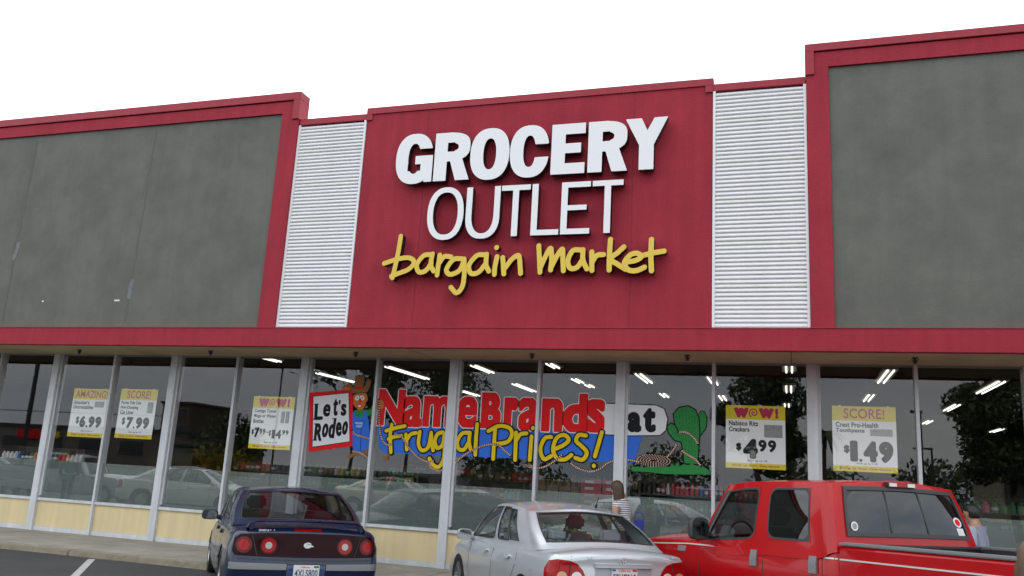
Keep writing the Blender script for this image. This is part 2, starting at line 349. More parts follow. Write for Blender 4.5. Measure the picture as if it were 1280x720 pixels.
DATA = json.loads(r'''{"script":{"b":[[[-6.302,5.533],[-6.326,5.228],[-6.391,4.8]],[[-6.572,5.057],[-6.317,5.13],[-6.111,5.144],[-6.012,5.064],[-6.104,4.945],[-6.304,4.871],[-6.414,4.83]]],"a":[[[-5.716,5.188],[-5.842,5.176],[-5.957,5.024],[-5.91,4.893],[-5.785,4.914],[-5.694,5.042]],[[-5.686,5.201],[-5.702,5.018],[-5.642,4.902]]],"r":[[[-5.553,5.179],[-5.565,5.015],[-5.576,4.834]],[[-5.57,5.015],[-5.47,5.148],[-5.345,5.14]]],"g":[[[-5.143,5.101],[-5.296,5.095],[-5.413,4.926],[-5.337,4.839],[-5.183,4.902],[-5.115,5.053]],[[-5.108,5.1],[-5.088,4.815],[-5.113,4.618],[-5.204,4.525],[-5.31,4.62]]],"a2":[[[-4.745,5.162],[-4.891,5.152],[-5.017,4.989],[-4.972,4.851],[-4.837,4.872],[-4.721,5.02]],[[-4.721,5.171],[-4.719,4.996],[-4.664,4.882]]],"i":[[[-4.534,5.124],[-4.562,4.946],[-4.563,4.824]],[[-4.549,5.28],[-4.553,5.275]]],"n":[[[-4.437,5.107],[-4.417,4.943],[-4.401,4.83]],[[-4.397,4.914],[-4.282,5.071],[-4.167,5.133],[-4.135,4.983],[-4.117,4.834]]],"m":[[[-3.831,5.287],[-3.811,5.068],[-3.79,4.846]],[[-3.785,4.929],[-3.719,5.089],[-3.633,5.24],[-3.606,5.063],[-3.616,4.88]],[[-3.609,4.925],[-3.533,5.085],[-3.438,5.22],[-3.422,5.059],[-3.404,4.862]]],"a3":[[[-3.136,5.198],[-3.263,5.192],[-3.339,5.034],[-3.297,4.905],[-3.184,4.916],[-3.094,5.051]],[[-3.1,5.202],[-3.093,5.028],[-3.025,4.886]]],"r3":[[[-2.954,5.161],[-2.949,5.002],[-2.943,4.857]],[[-2.944,4.993],[-2.872,5.1],[-2.765,5.111]]],"k":[[[-2.662,5.357],[-2.671,5.085],[-2.668,4.86]],[[-2.446,5.228],[-2.553,5.128],[-2.661,5.04],[-2.548,4.957],[-2.405,4.864]]],"e":[[[-2.408,4.98],[-2.257,5.003],[-2.167,5.064],[-2.238,5.119],[-2.346,5.091],[-2.43,4.967],[-2.361,4.854],[-2.231,4.843],[-2.116,4.893]]],"t":[[[-2.017,5.337],[-2.021,5.069],[-2.007,4.834]],[[-2.137,5.085],[-1.979,5.121],[-1.821,5.143]]]},"frugal":{"F":[[[-6.98,2.433],[-6.993,2.255],[-6.952,1.935]],[[-7.083,2.32],[-6.862,2.386],[-6.714,2.418]],[[-7.023,2.169],[-6.903,2.218],[-6.773,2.24]]],"r":[[[-6.681,2.267],[-6.658,2.133],[-6.639,1.999]],[[-6.66,2.16],[-6.588,2.271],[-6.479,2.302]]],"u":[[[-6.407,2.328],[-6.418,2.109],[-6.334,1.996],[-6.219,2.068],[-6.184,2.32]],[[-6.184,2.32],[-6.163,2.153],[-6.122,2.006]]],"g":[[[-5.955,2.335],[-6.055,2.301],[-6.099,2.173],[-6.046,2.052],[-5.948,2.113],[-5.921,2.313]],[[-5.919,2.297],[-5.903,1.9],[-5.983,1.725],[-6.101,1.752],[-6.183,1.86]]],"a":[[[-5.461,2.348],[-5.585,2.326],[-5.665,2.191],[-5.634,2.06],[-5.529,2.048],[-5.45,2.183]],[[-5.44,2.348],[-5.443,2.183],[-5.405,2.054]]],"l":[[[-5.312,2.502],[-5.317,2.222],[-5.31,1.967]]],"P":[[[-4.967,2.465],[-4.974,2.138],[-4.973,1.911]],[[-5.092,2.388],[-4.905,2.484],[-4.711,2.458],[-4.653,2.346],[-4.731,2.213],[-4.955,2.165]]],"r2":[[[-4.579,2.381],[-4.573,2.155],[-4.569,1.914]],[[-4.577,2.226],[-4.498,2.352],[-4.386,2.376]]],"i":[[[-4.292,2.328],[-4.298,2.135],[-4.304,1.927]],[[-4.275,2.474],[-4.275,2.467]]],"c":[[[-3.939,2.331],[-4.052,2.303],[-4.122,2.119],[-4.053,1.952],[-3.92,2.009]]],"e":[[[-3.889,2.119],[-3.726,2.194],[-3.624,2.293],[-3.709,2.374],[-3.838,2.318],[-3.897,2.129],[-3.822,1.98],[-3.68,1.963],[-3.568,2.043]]],"s":[[[-3.329,2.379],[-3.452,2.384],[-3.493,2.281],[-3.399,2.201],[-3.301,2.095],[-3.366,1.975],[-3.496,1.996]]],"x":[[[-3.053,2.444],[-3.108,2.23],[-3.16,2.038]],[[-3.172,1.885],[-3.172,1.878]]]},"names":[["N",-7.296,-6.744,2.408,3.086],["a",-6.775,-6.393,2.4,2.969],["m",-6.378,-5.813,2.418,2.981],["e",-5.703,-5.326,2.429,2.989],["B",-5.257,-4.879,2.429,3.074],["r",-4.828,-4.564,2.436,2.994],["a",-4.552,-4.165,2.423,2.999],["n",-4.133,-3.749,2.417,2.996],["d",-3.74,-3.308,2.423,3.093],["s",-3.324,-3.011,2.43,3.006]],"rodeo":[["L",-8.622,-8.436,2.467,2.774],["e",-8.439,-8.282,2.536,2.773],["t",-8.232,-8.13,2.554,2.874],["'",-8.123,-8.084,2.769,2.856],["s",-8.063,-7.945,2.56,2.789],["R",-8.577,-8.411,2.077,2.405],["o",-8.418,-8.285,2.145,2.41],["d",-8.278,-8.143,2.138,2.514],["e",-8.13,-8.006,2.181,2.445],["o",-7.997,-7.88,2.21,2.466]],"poly":{"rsign":[[-8.767,2.979],[-7.86,3.064],[-7.728,2.015],[-8.661,1.864]],"rinner":[[-8.679,2.904],[-7.937,2.991],[-7.82,2.097],[-8.584,1.966]],"hat":[[-7.985,3.065],[-8.002,3.117],[-7.961,3.171],[-7.888,3.151],[-7.846,3.089],[-7.821,3.079],[-7.824,3.216],[-7.821,3.3],[-7.765,3.322],[-7.716,3.302],[-7.66,3.328],[-7.621,3.283],[-7.631,3.157],[-7.643,3.09],[-7.584,3.158],[-7.566,3.252],[-7.514,3.264],[-7.484,3.202],[-7.498,3.107],[-7.546,3.013],[-7.685,3.005],[-7.824,2.989],[-7.874,3.026],[-7.925,3.056]],"band":[[-7.813,3.107],[-7.663,3.125],[-7.642,3.083],[-7.808,3.065]],"face":[[-7.809,2.964],[-7.73,2.991],[-7.615,3.001],[-7.555,2.987],[-7.533,2.93],[-7.516,2.899],[-7.53,2.847],[-7.556,2.836],[-7.562,2.753],[-7.617,2.683],[-7.698,2.681],[-7.762,2.737],[-7.822,2.797],[-7.815,2.86],[-7.834,2.912]],"hair":[[-7.845,2.974],[-7.733,3.019],[-7.571,3.022],[-7.533,2.971],[-7.525,2.847],[-7.538,2.754],[-7.562,2.846],[-7.565,2.971],[-7.729,2.983],[-7.806,2.954]],"eyeL":[[-7.784,2.907],[-7.76,2.941],[-7.714,2.946],[-7.697,2.894],[-7.728,2.858],[-7.773,2.865]],"eyeR":[[-7.679,2.943],[-7.628,2.948],[-7.593,2.924],[-7.593,2.878],[-7.635,2.861],[-7.673,2.893]],"mouth":[[-7.735,2.769],[-7.675,2.797],[-7.626,2.772],[-7.634,2.74],[-7.69,2.722],[-7.722,2.738]],"tongue":[[-7.711,2.759],[-7.661,2.773],[-7.645,2.753],[-7.685,2.735]],"nose":[[-7.702,2.873],[-7.675,2.905],[-7.647,2.865],[-7.648,2.827],[-7.69,2.826]],"shirt":[[-7.784,2.664],[-7.698,2.687],[-7.583,2.69],[-7.502,2.687],[-7.435,2.715],[-7.391,2.665],[-7.386,2.614],[-7.512,2.559],[-7.569,2.557],[-7.764,2.54]],"overall":[[-7.814,2.632],[-7.776,2.653],[-7.742,2.551],[-7.592,2.556],[-7.569,2.664],[-7.521,2.651],[-7.457,2.479],[-7.425,2.316],[-7.39,2.155],[-7.346,1.945],[-7.399,1.902],[-7.536,1.906],[-7.551,1.936],[-7.568,1.884],[-7.706,1.888],[-7.748,2.018]],"pocket":[[-7.749,2.464],[-7.551,2.492],[-7.55,2.373],[-7.593,2.341],[-7.696,2.337],[-7.736,2.387]],"shoeL":[[-7.835,1.798],[-7.812,1.841],[-7.733,1.881],[-7.638,1.897],[-7.552,1.909],[-7.553,1.865],[-7.687,1.835],[-7.765,1.787]],"shoeR":[[-7.549,1.885],[-7.505,1.94],[-7.427,1.98],[-7.359,1.983],[-7.326,1.924],[-7.416,1.871],[-7.51,1.848]],"shoe3":[[-7.099,1.846],[-7.05,1.868],[-6.999,1.851],[-6.994,1.801],[-7.06,1.788]],"arm":[[-7.436,2.726],[-7.403,2.778],[-7.349,2.769],[-7.313,2.75],[-7.307,2.688],[-7.389,2.645]],"hand":[[-7.323,2.853],[-7.286,2.899],[-7.222,2.876],[-7.179,2.836],[-7.174,2.733],[-7.228,2.707],[-7.309,2.709]],"handL":[[-8.073,3.071],[-8.048,3.105],[-7.992,3.111],[-7.92,3.1],[-7.896,3.063],[-7.928,3.042],[-8.055,3.039]],"blue":[[-7.275,2.408],[-7.056,2.44],[-6.639,2.421],[-2.36,2.43],[-2.5,1.96],[-6.594,1.918],[-7.121,1.927],[-7.209,2.042]],"atb":[[-3.105,2.929],[-2.639,2.929],[-2.148,2.923],[-2.014,2.87],[-1.955,2.706],[-1.982,2.524],[-2.073,2.438],[-2.625,2.41],[-3.087,2.416]],"ata":[[-2.634,2.761],[-2.412,2.708],[-2.407,2.475],[-2.626,2.467]],"cactus_trunk":[[-1.667,2.001],[-1.682,2.178],[-1.71,2.339],[-1.825,2.367],[-1.925,2.477],[-1.949,2.575],[-1.894,2.633],[-1.828,2.596],[-1.784,2.499],[-1.758,2.506],[-1.829,2.645],[-1.847,2.793],[-1.766,2.894],[-1.619,2.925],[-1.505,2.869],[-1.448,2.74],[-1.433,2.512],[-1.444,2.285],[-1.461,1.995]],"cactus_arm":[[-1.437,2.512],[-1.455,2.74],[-1.407,2.839],[-1.359,2.841],[-1.319,2.744],[-1.331,2.597],[-1.388,2.498],[-1.433,2.447]],"grass":[[-2.528,1.949],[-2.487,1.896],[-2.427,1.909],[-2.36,1.886],[-2.261,1.917],[-2.129,1.911],[-1.998,1.937],[-1.9,1.922],[-1.868,1.992],[-1.828,1.939],[-1.764,2.029],[-1.744,1.943],[-1.673,1.985],[-1.608,1.962],[-1.544,2.007],[-1.496,1.962],[-1.4,1.973],[-1.304,1.924],[-1.234,1.88],[-1.25,1.841],[-1.543,1.825],[-1.996,1.808],[-2.259,1.826],[-2.532,1.828],[-2.51,1.879]],"coil":[[-2.422,1.997],[-2.397,2.064],[-2.265,2.112],[-2.067,2.128],[-1.935,2.102],[-1.901,2.022],[-1.965,1.954],[-2.063,1.917],[-2.261,1.924],[-2.394,1.943]]},"at":[["a",-2.621,-2.384,2.465,2.805],["t",-2.36,-2.143,2.474,2.88]],"rope":{"r1":[[-7.284,2.882],[-7.223,2.383],[-7.143,2.147],[-7.04,2.066],[-6.928,2.088]],"r2":[[-6.926,2.264],[-6.772,2.23],[-6.604,2.034],[-6.405,1.876],[-6.215,1.802],[-6.089,1.825]],"r3":[[-6.185,1.787],[-6.133,1.698],[-6.003,1.658],[-5.896,1.67]],"r4":[[-5.69,1.795],[-5.539,1.933],[-5.3,2.075],[-5.094,2.149],[-4.902,2.157],[-4.775,2.066],[-4.648,1.975]],"r5":[[-4.488,1.87],[-4.35,1.829],[-4.18,1.822]],"r6":[[-4.482,1.874],[-4.297,1.805],[-4.081,1.806],[-3.907,1.892],[-3.736,2.035]],"r7":[[-3.59,1.917],[-3.447,1.831],[-3.237,1.782],[-3.067,1.834],[-2.934,1.939],[-2.783,1.996]],"r8":[[-2.648,2.009],[-2.53,2.002],[-2.395,1.976]],"r9":[[-1.967,2.068],[-1.871,2.169],[-1.801,2.286]],"r10":[[-1.771,2.493],[-1.647,2.498],[-1.533,2.427],[-1.444,2.311]],"r11":[[-1.725,2.208],[-1.61,2.133],[-1.497,2.074],[-1.4,1.966]],"r12":[[-7.778,2.303],[-7.696,2.224],[-7.554,2.189],[-7.39,2.155]],"r13":[[-7.757,1.916],[-7.64,1.91],[-7.526,1.878],[-7.41,1.811]]}}''')
WY = 1.5629   # glass plane
# ------------------------------------------------------------------ ground
GZ = -.09
g = MB(); g.add([(-420, -420, GZ), (420, -420, GZ), (420, -.80, GZ), (-420, -.80, GZ)], [(0, 1, 2, 3)])
g.add([(-420, -.80, GZ), (420, -.80, GZ), (420, 420, GZ), (-420, 420, GZ)], [(0, 1, 2, 3)])
tag(g.build('ground', M['asphalt'], merge=True), kind='structure')
p = MB()
xs = list(np.arange(-33.0, 16, 3.05))
pv = empty('pavement'); tag(pv, kind='structure')
for i, x in enumerate(xs[:-1]):
    q = MB(); q.box(x + .006, xs[i + 1] - .006, -.60, WY + .12, GZ - .05, 0); q.build('paving_slab', M['concrete'], pv, bevel=.008)
for i, x in enumerate(xs[:-1]):
    q = MB(); q.box(x + .004, xs[i + 1] - .004, -.80, -.606, GZ - .05, -.003); q.build('kerb_stone', M['kerb'], pv, bevel=.018)
mk = empty('parking_lines'); tag(mk, kind='structure')
dv = Vector((-.613, .79, 0)); sd2 = Vector((dv.y, -dv.x, 0)) * .055
for x in np.arange(-25.4, 9, 3.60):
    p0 = Vector((x, -.95, GZ + .004)); p1 = p0 - dv * 5.4
    q = MB(); q.add([p0 - sd2, p0 + sd2, p1 + sd2, p1 - sd2], [(0, 1, 2, 3)]); q.build('parking_line', M['line'], mk)
q = MB(); q.lathe([(0.0, 0), (.55, 0), (.8, 0)], 'z', (0, 0, 0), 24)
# ------------------------------------------------------------------ the store
XL, XR = -30.3, 12.5
store = empty('grocery_store', (0, 0, 0), label='long grocery store with a red and grey parapet over a row of shop windows', cat='store')
ZF0, ZF1, YU, DEP = 3.657, 3.961, .066, 26
def part(name, mb, m_, parent=store, **k): return mb.build(name, m_, parent, **k)
# walls behind the parapet facing, set out as solid slabs
b = MB(); b.box(XL, -8.684, YU, .27, ZF1 + .002, 8.30); part('left_parapet_wall', b, M['red'])
b = MB(); b.box(-8.680, -7.272, YU + .06, .27, ZF1 + .002, 7.80); part('louvre_backing_wall', b, M['alud'])
b = MB(); b.box(-7.268, -1.116, YU, .27, ZF1 + .002, 7.92); part('centre_parapet_wall', b, M['red'])
b = MB(); b.box(-1.112, .293, YU + .06, .27, ZF1 + .002, 7.80); part('louvre_backing_wall', b, M['alud'])
b = MB(); b.box(.297, XR, YU, .27, ZF1 + .002, 8.30); part('right_parapet_wall', b, M['red'])
def frame(name, x0, x1, ix0, ix1, zt, iz):
    b = MB(); y0, y1 = YU - .055, YU - .002
    b.box(x0, x1, y0, y1, iz, zt)
    if ix0 > x0: b.box(x0, ix0, y0, y1, ZF1 + .002, iz - .001)
    if ix1 < x1: b.box(ix1, x1, y0, y1, ZF1 + .002, iz - .001)
    part(name, b, M['red'])
frame('stucco_frame', XL, -8.684, XL + .33, -9.046, 8.30, 8.068)
frame('stucco_frame', .297, XR, .621, XR - .33, 8.30, 8.053)
for x0, x1, zt in ((XL + .33, -9.048, 8.066), (.623, XR - .33, 8.051)):
    b = MB(); n = 7 if x0 < -9 else 1; w = (x1 - x0) / n
    for i in range(n):
        q = MB(); a = x0 + i * w + .0015; c = x0 + (i + 1) * w - .0015; q.box(a, c, YU - .012, YU - .003, ZF1 + .004, zt - .002); part('stucco_panel', q, M['grey'])
# repaired cracks and the joint covers in the grey stucco
def wobble(pts, amp, n=14):
    P = [np.array(p, float) for p in pts]; out = []
    for a, b_ in zip(P, P[1:]):
        for t in np.arange(n) / n: out.append(a + (b_ - a) * t + rng.normal(0, amp, 2))
    return [tuple(p) for p in out + [P[-1]]]
for x, z0, z1 in ((-15.02, 4.1, 7.95), (-11.98, 4.1, 8.0)):
    part_o = link('wall_crack', loops_mesh(stroke_shape([wobble([(x - .03, z0), (x, (z0 + z1) / 2), (x + .02, z1)], .016)], .017, .008, 1), YU - .0145, .002, M['crackd']), store)
for x, z in ((-15.02, 5.55), (-11.98, 4.72)):
    link('wall_patch', loops_mesh(stroke_shape([wobble([(x - .02, z - .14), (x + .02, z + .16)], .012, 4)], .045, .01, 2), YU - .0155, .002, M['crack']), store)
link('wall_patch', loops_mesh(stroke_shape([[(-12.32, 4.50), (-12.22, 4.50)]], .016, .005, 2), YU - .0155, .002, M['pwht']), store)
link('wall_patch', loops_mesh(stroke_shape([[(-14.1, 4.50), (-14.08, 4.50)]], .016, .005, 2), YU - .0155, .002, M['pwht']), store)
for x in (-6.05, -2.37):
    b = MB(); b.box(x - .006, x + .006, YU - .004, YU + .001, ZF1 + .004, 7.90); part('stucco_joint', b, mat('red_joint_shadowless_sealant', (.22, .02, .04), .8))
# copings
def coping(x0, x1, zt, h, over=.03, ends=(True, True)):
    b = MB(); b.box(x0 - (.012 if ends[0] else 0), x1 + (.012 if ends[1] else 0), YU - .055 - over, .30, zt - h, zt)
    part('coping', b, M['redm'], bevel=.004)
coping(XL, -8.684, 8.475, .155); coping(.297, XR, 8.443, .125)
coping(-7.268, -1.116, 8.042, .125, over=-.03)
coping(-8.668, -7.284, 7.935, .118, over=-.035, ends=(0, 0)); coping(-1.100, .280, 7.935, .118, over=-.035, ends=(0, 0))
for x0, x1, z0, z1, yy in ((-8.81, -8.672, 7.93, 8.318, YU - .088), (.285, .415, 7.93, 8.316, YU - .088), (-7.28, -7.16, 7.80, 7.915, YU - .028), (-1.23, -1.104, 7.80, 7.915, YU - .028)):
    b = MB(); b.box(x0, x1, yy, .302, z0, z1); part('coping_drop', b, M['redm'], bevel=.003)
# louvre panels: every rib a part
sl = MB(); W2 = 1.0
def rib(mb, w, h):
    # one rib: sloping face and a dark recessed lip below
    pr = [(.036, .0), (.003, .14), (.0, .22), (.0, .40), (.006, .62), (.030, .97), (.036, 1.0), (.048, 1.0), (.048, 0)]
    vs = [(s * w, y, z * h) for y, z in pr for s in (-1, 1)]; n = len(pr)
    return mb.add(vs, [(2 * i, 2 * i + 1, 2 * ((i + 1) % n) + 1, 2 * ((i + 1) % n)) for i in range(n)])
NS = 57; H = (7.800 - ZF1 - .03) / NS
for x0, x1 in ((-8.684, -7.268), (-1.116, .297)):
    w = (x1 - x0) / 2 - .045; rm = rib(MB(), w, H).mesh('slat', M['slat']); rm2 = rib(MB(), w, H).mesh('slat_weathered', M['slat2'])
    lp = MB()
    lp.box(x0 + .006, x0 + .045, YU - .022, YU + .056, ZF1 + .002, 7.812); lp.box(x1 - .045, x1 - .006, YU - .022, YU + .056, ZF1 + .002, 7.812); lp.box(x0 + .046, x1 - .046, YU - .020, YU + .054, ZF1 + .002, ZF1 + .028)
    lo = lp.build('louvre_panel', mat('louvre_trim_white', (.80, .80, .82), .4), store)
    for i in range(NS):
        o = link('slat', rm2 if i % 10 == 9 else rm, lo); o.location = ((x0 + x1) / 2, YU - .004, ZF1 + .029 + i * H)
# fascia and soffit
b = MB(); b.box(XL, XR, 0, .12, ZF0 - .03, ZF1); part('fascia', b, M['red'], bevel=.006)
b = MB(); b.box(XL, XR, -.012, YU - .06, ZF1 + .001, ZF1 + .012); part('fascia_flashing', b, M['redm'])
b = MB(); b.box(XL, XR, .121, WY + .2, ZF0, ZF0 + .2); part('soffit', b, M['soffit'])
for x in (-12.3, -6.2, .02, 6.1):
    b = MB(); b.box(x - .006, x + .006, .14, WY - .01, ZF0 - .003, ZF0 - .0005); part('soffit_joint', b, M['crackd'])
# rest of the shell
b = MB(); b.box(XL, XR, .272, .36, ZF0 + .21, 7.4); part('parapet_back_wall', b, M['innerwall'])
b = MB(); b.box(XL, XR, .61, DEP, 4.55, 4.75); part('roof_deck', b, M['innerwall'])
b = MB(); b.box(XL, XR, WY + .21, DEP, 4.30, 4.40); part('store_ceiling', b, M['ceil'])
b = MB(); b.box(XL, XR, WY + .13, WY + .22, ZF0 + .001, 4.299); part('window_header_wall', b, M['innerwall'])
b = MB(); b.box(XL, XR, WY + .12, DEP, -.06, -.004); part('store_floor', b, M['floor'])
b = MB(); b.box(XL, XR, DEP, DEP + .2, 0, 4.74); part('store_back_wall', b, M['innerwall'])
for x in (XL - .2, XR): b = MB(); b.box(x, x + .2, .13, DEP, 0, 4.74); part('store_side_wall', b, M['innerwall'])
# sprinkler heads under the soffit
sp = None
for i, (x, y) in enumerate([(-13.76, .84), (-10.54, .78), (-7.43, .76), (-4.11, .73), (-1.54, .70), (1.74, .72)]):
    if sp is None:
        sp = empty('sprinkler_head', (0, 0, 0), cat='sprinkler', group='sprinkler heads under the soffit')
        b = MB(); b.lathe([(0, 0), (.045, 0), (.04, -.012), (.018, -.02), (.018, -.075), (0, -.08)], 'z', n=12); b.build('pipe_stub', M['steel'], sp, smooth=40)
        b = MB(); b.bar((-.018, 0, -.07), (-.045, 0, -.02), .008, 6); b.bar((.018, 0, -.07), (.045, 0, -.02), .008, 6); b.lathe([(0, -.082), (.03, -.084), (.03, -.09), (0, -.092)], 'z', n=12); b.build('deflector', M['steel'], sp); o = sp
    else: o = copy_tree(sp)
    o.location = (x, y, ZF0 - .001)
    o['label'] = 'dark sprinkler head under the soffit ' + ('above the pane with the AMAZING poster', 'above the pane left of the first WOW poster', 'above the painted cowboy', 'above the painted red letters near the s', 'above the painted cactus', 'above the narrow post right of the SCORE toothpaste poster')[i]
# window bays
wide = [-27.28 + 3.0535 * i for i in range(13)]   # left edges
wide = [-30.32, -27.28, -24.22, -21.17, -18.12, -15.069, -12.02, -8.984, -5.89, -2.826, .245, 3.295, 6.34, 9.39, 12.3]
narrow = {-18.12: -16.57, -15.069: -13.475, -12.02: -10.458, -8.984: -7.375, -5.89: -4.22, -2.826: -1.228, .245: 1.816}
WW, NW = .165, .055
def mullion(x, w, name):
    b = MB(); b.box(x, x + w, WY - .075, WY + .10, .001, ZF0 - .001); b.build(name, M['alu'], store, bevel=.004)
    if w > .1:
        b = MB(); b.box(x + w + .001, x + w + .045, WY - .025, WY + .10, .70, ZF0 - .001); b.build('mullion_return', M['alu'], store, bevel=.003)
for i, x in enumerate(wide):
    mullion(x, WW, 'wide_mullion')
    if i == len(wide) - 1: break
    nx = wide[i + 1]; nr = narrow.get(x, x + 1.57); mullion(nr, NW, 'narrow_mullion')
    for a, c in ((x + WW, nr), (nr + NW, nx)):
        fr = MB(); fr.box(a + .001, c - .001, WY - .055, WY + .09, .657 - .055, .657); 
        b = MB(); b.box(a + .001, c - .001, WY - .03, WY + .05, .001, .092); b.build('base_rail', M['alu'], store, bevel=.004)
        b = MB(); b.box(a + .001, c - .001, WY - .02, WY + .05, ZF0 - .03, ZF0 - .001); b.build('head_rail', M['alud'], store)
        fo = fr.build('window', M['alu'], store, bevel=.004)
        b = MB(); b.box(a + .003, c - .003, WY - .012, WY + .03, .094, .600); b.build('kick_panel', M['kick'], fo)
        g0 = a + (.046 if a == x + WW else .002)
        b = MB(); b.box(g0, c - .002, WY + .004, WY + .012, .659, ZF0 - .032); b.build('pane', M['glass'], fo)
        b = MB(); b.box(g0, c - .002, WY + .016, WY + .018, .659, 1.42); b.build('film', M['film'], fo)
# ------------------------------------------------------------------ the big sign
sign = empty('store_sign', (-4.2, YU, 6), label='store name in raised white capitals over yellow handwriting on the red wall', cat='sign')
def L0(o): o.location = (4.2, -YU, -6); return o   # world coordinates under the sign's Empty
YF = YU - .19
def sup(X, Z, x0, x1, z0, z1, n): return (np.abs((X - (x0 + x1) / 2) / ((x1 - x0) / 2)) ** n + np.abs((Z - (z0 + z1) / 2) / ((z1 - z0) / 2)) ** n) ** (1 / n)
def sfield(X, Z, x0, x1, z0, z1, n): return (sup(X, Z, x0, x1, z0, z1, n) - 1) * min(x1 - x0, z1 - z0) / 2
def bx(X, Z, x0, x1, z0, z1): return np.maximum(np.maximum(x0 - X, X - x1), np.maximum(z0 - Z, Z - z1))
def pf(X, Z, pts): A, B = zip(*rings(pts)); d = d_segs(X, Z, A, B); return np.where(inside(X, Z, A, B), -d, d)
mn, mxm = np.minimum, np.maximum
def letter(ch, x0, x1, z0, z1, s, t, heavy):
    """block capital: s stem width, t bar height"""
    X, Z = grid(x0 - .05, x1 + .05, z0 - .07, z1 + .07, .0075); w, hgt = x1 - x0, z1 - z0; zm = (z0 + z1) / 2; o = .025
    B = lambda *a: bx(X, Z, *a)
    if ch in 'OGC':
        nn = 2.35 if heavy else 2.3
        f = mxm(sfield(X, Z, x0, x1, z0 - o, z1 + o, nn), -sfield(X, Z, x0 + s, x1 - s, z0 - o + t, z1 + o - t, 2.3))
        if ch == 'C': f = mxm(f, -pf(X, Z, [(x0 + w * .55, zm + .02), (x1 + .1, zm + hgt * .18), (x1 + .1, zm - hgt * .15), (x0 + w * .55, zm - .02)]))
        if ch == 'C': f = mxm(f, -B(x1 - s * 1.02, x1 + .1, zm - hgt * .13, zm + hgt * .13))
        if ch == 'G':
            f = mxm(f, -B(x0 + w * .55, x1 + .1, zm + hgt * .0, zm + hgt * .20)); f = mxm(f, -B(x1 - s * .2, x1 + .1, z0 - .1, zm + .05))
            f = mn(f, B(x0 + w * .53, x1, zm - hgt * .12, zm + hgt * .055)); f = mn(f, B(x1 - s * .62, x1, z0, zm + hgt * .05)); f = mxm(f, -B(x0 + s, x1 - s * .95, zm - hgt * .26, zm - hgt * .12))
    elif ch == 'E': f = mn(mn(B(x0, x0 + s, z0, z1), B(x0, x1, z1 - t, z1)), mn(B(x0, x1, z0, z0 + t), B(x0, x1 - w * .12, zm - t * .42, zm + t * .5)))
    elif ch == 'L': f = mn(B(x0, x0 + s, z0, z1), B(x0, x1, z0, z0 + t))
    elif ch == 'T': f = mn(B((x0 + x1 - s) / 2, (x0 + x1 + s) / 2, z0, z1), B(x0, x1, z1 - t, z1))
    elif ch == 'U':
        ring = mxm(sfield(X, Z, x0, x1, z0 - o, z0 - o + w * 1.25, 2.3), -sfield(X, Z, x0 + s, x1 - s, z0 - o + t, z0 + w * 1.25 - o, 2.3)); ring = mxm(ring, Z - (z0 + w * .6))
        f = mn(ring, mn(B(x0, x0 + s, z0 + w * .58, z1), B(x1 - s, x1, z0 + w * .58, z1)))
    elif ch == 'R':
        zb = z0 + hgt * .44; out = mn(mxm(sfield(X, Z, x0 - w * .45, x1 - .01, zb - t * .2, z1, 2.9), x0 + w * .3 - X), B(x0, x0 + w * .5, zb - t * .2, z1)); inn = mn(mxm(sfield(X, Z, x0, x1 - s * .95, zb + t * .75, z1 - t, 2.6), x0 + w * .45 - X), B(x0 + s, x0 + w * .55, zb + t * .75, z1 - t))
        f = mn(mxm(out, -inn), B(x0, x0 + s, z0, z1)); f = mn(f, pf(X, Z, [(x0 + w * .42, zb + .02), (x0 + w * .42 + s * .95, zb + .04), (x1, z0), (x1 - s * 1.08, z0)]))
    elif ch == 'Y':
        xm = (x0 + x1) / 2; f = mn(B(xm - s / 2, xm + s / 2, z0, zm), mn(pf(X, Z, [(x0, z1), (x0 + s * 1.1, z1), (xm + s * .5, zm - .02), (xm - s * .5, zm - .02)]), pf(X, Z, [(x1, z1), (x1 - s * .92, z1), (xm - s * .5, zm - .02), (xm + s * .5, zm - .02)])))
    return contour(X, Z, f)
big = [('G', -6.52, -5.82), ('R', -5.79, -5.13), ('O', -5.13, -4.43), ('C', -4.42, -3.74), ('E', -3.70, -3.13), ('R', -3.08, -2.43), ('Y', -2.47, -1.79)]
thin = [('O', -5.84, -5.18), ('U', -5.14, -4.54), ('T', -4.52, -4.02), ('L', -3.99, -3.52), ('E', -3.49, -3.01), ('T', -2.98, -2.48)]
for row, z0, z1, s, t, hv in ((big, 6.49, 7.365, .235, .185, 1), (thin, 5.465, 6.345, .105, .092, 0)):
    for ch, x0, x1 in row:
        lp = letter(ch, x0, x1, z0, z1, s, t, hv)
        L0(link('sign_letter', loops_mesh(lp, YF, .13, M['white'], side_mat=M['black']), sign))
for i, (k, st) in enumerate(DATA['script'].items()):
    lp = stroke_shape(st, .041, .0065)
    L0(link('script_letter', loops_mesh(lp, YF - .004 * (i % 2), .13 - .002 * (i % 2), M['yellow'], side_mat=M['black']), sign))
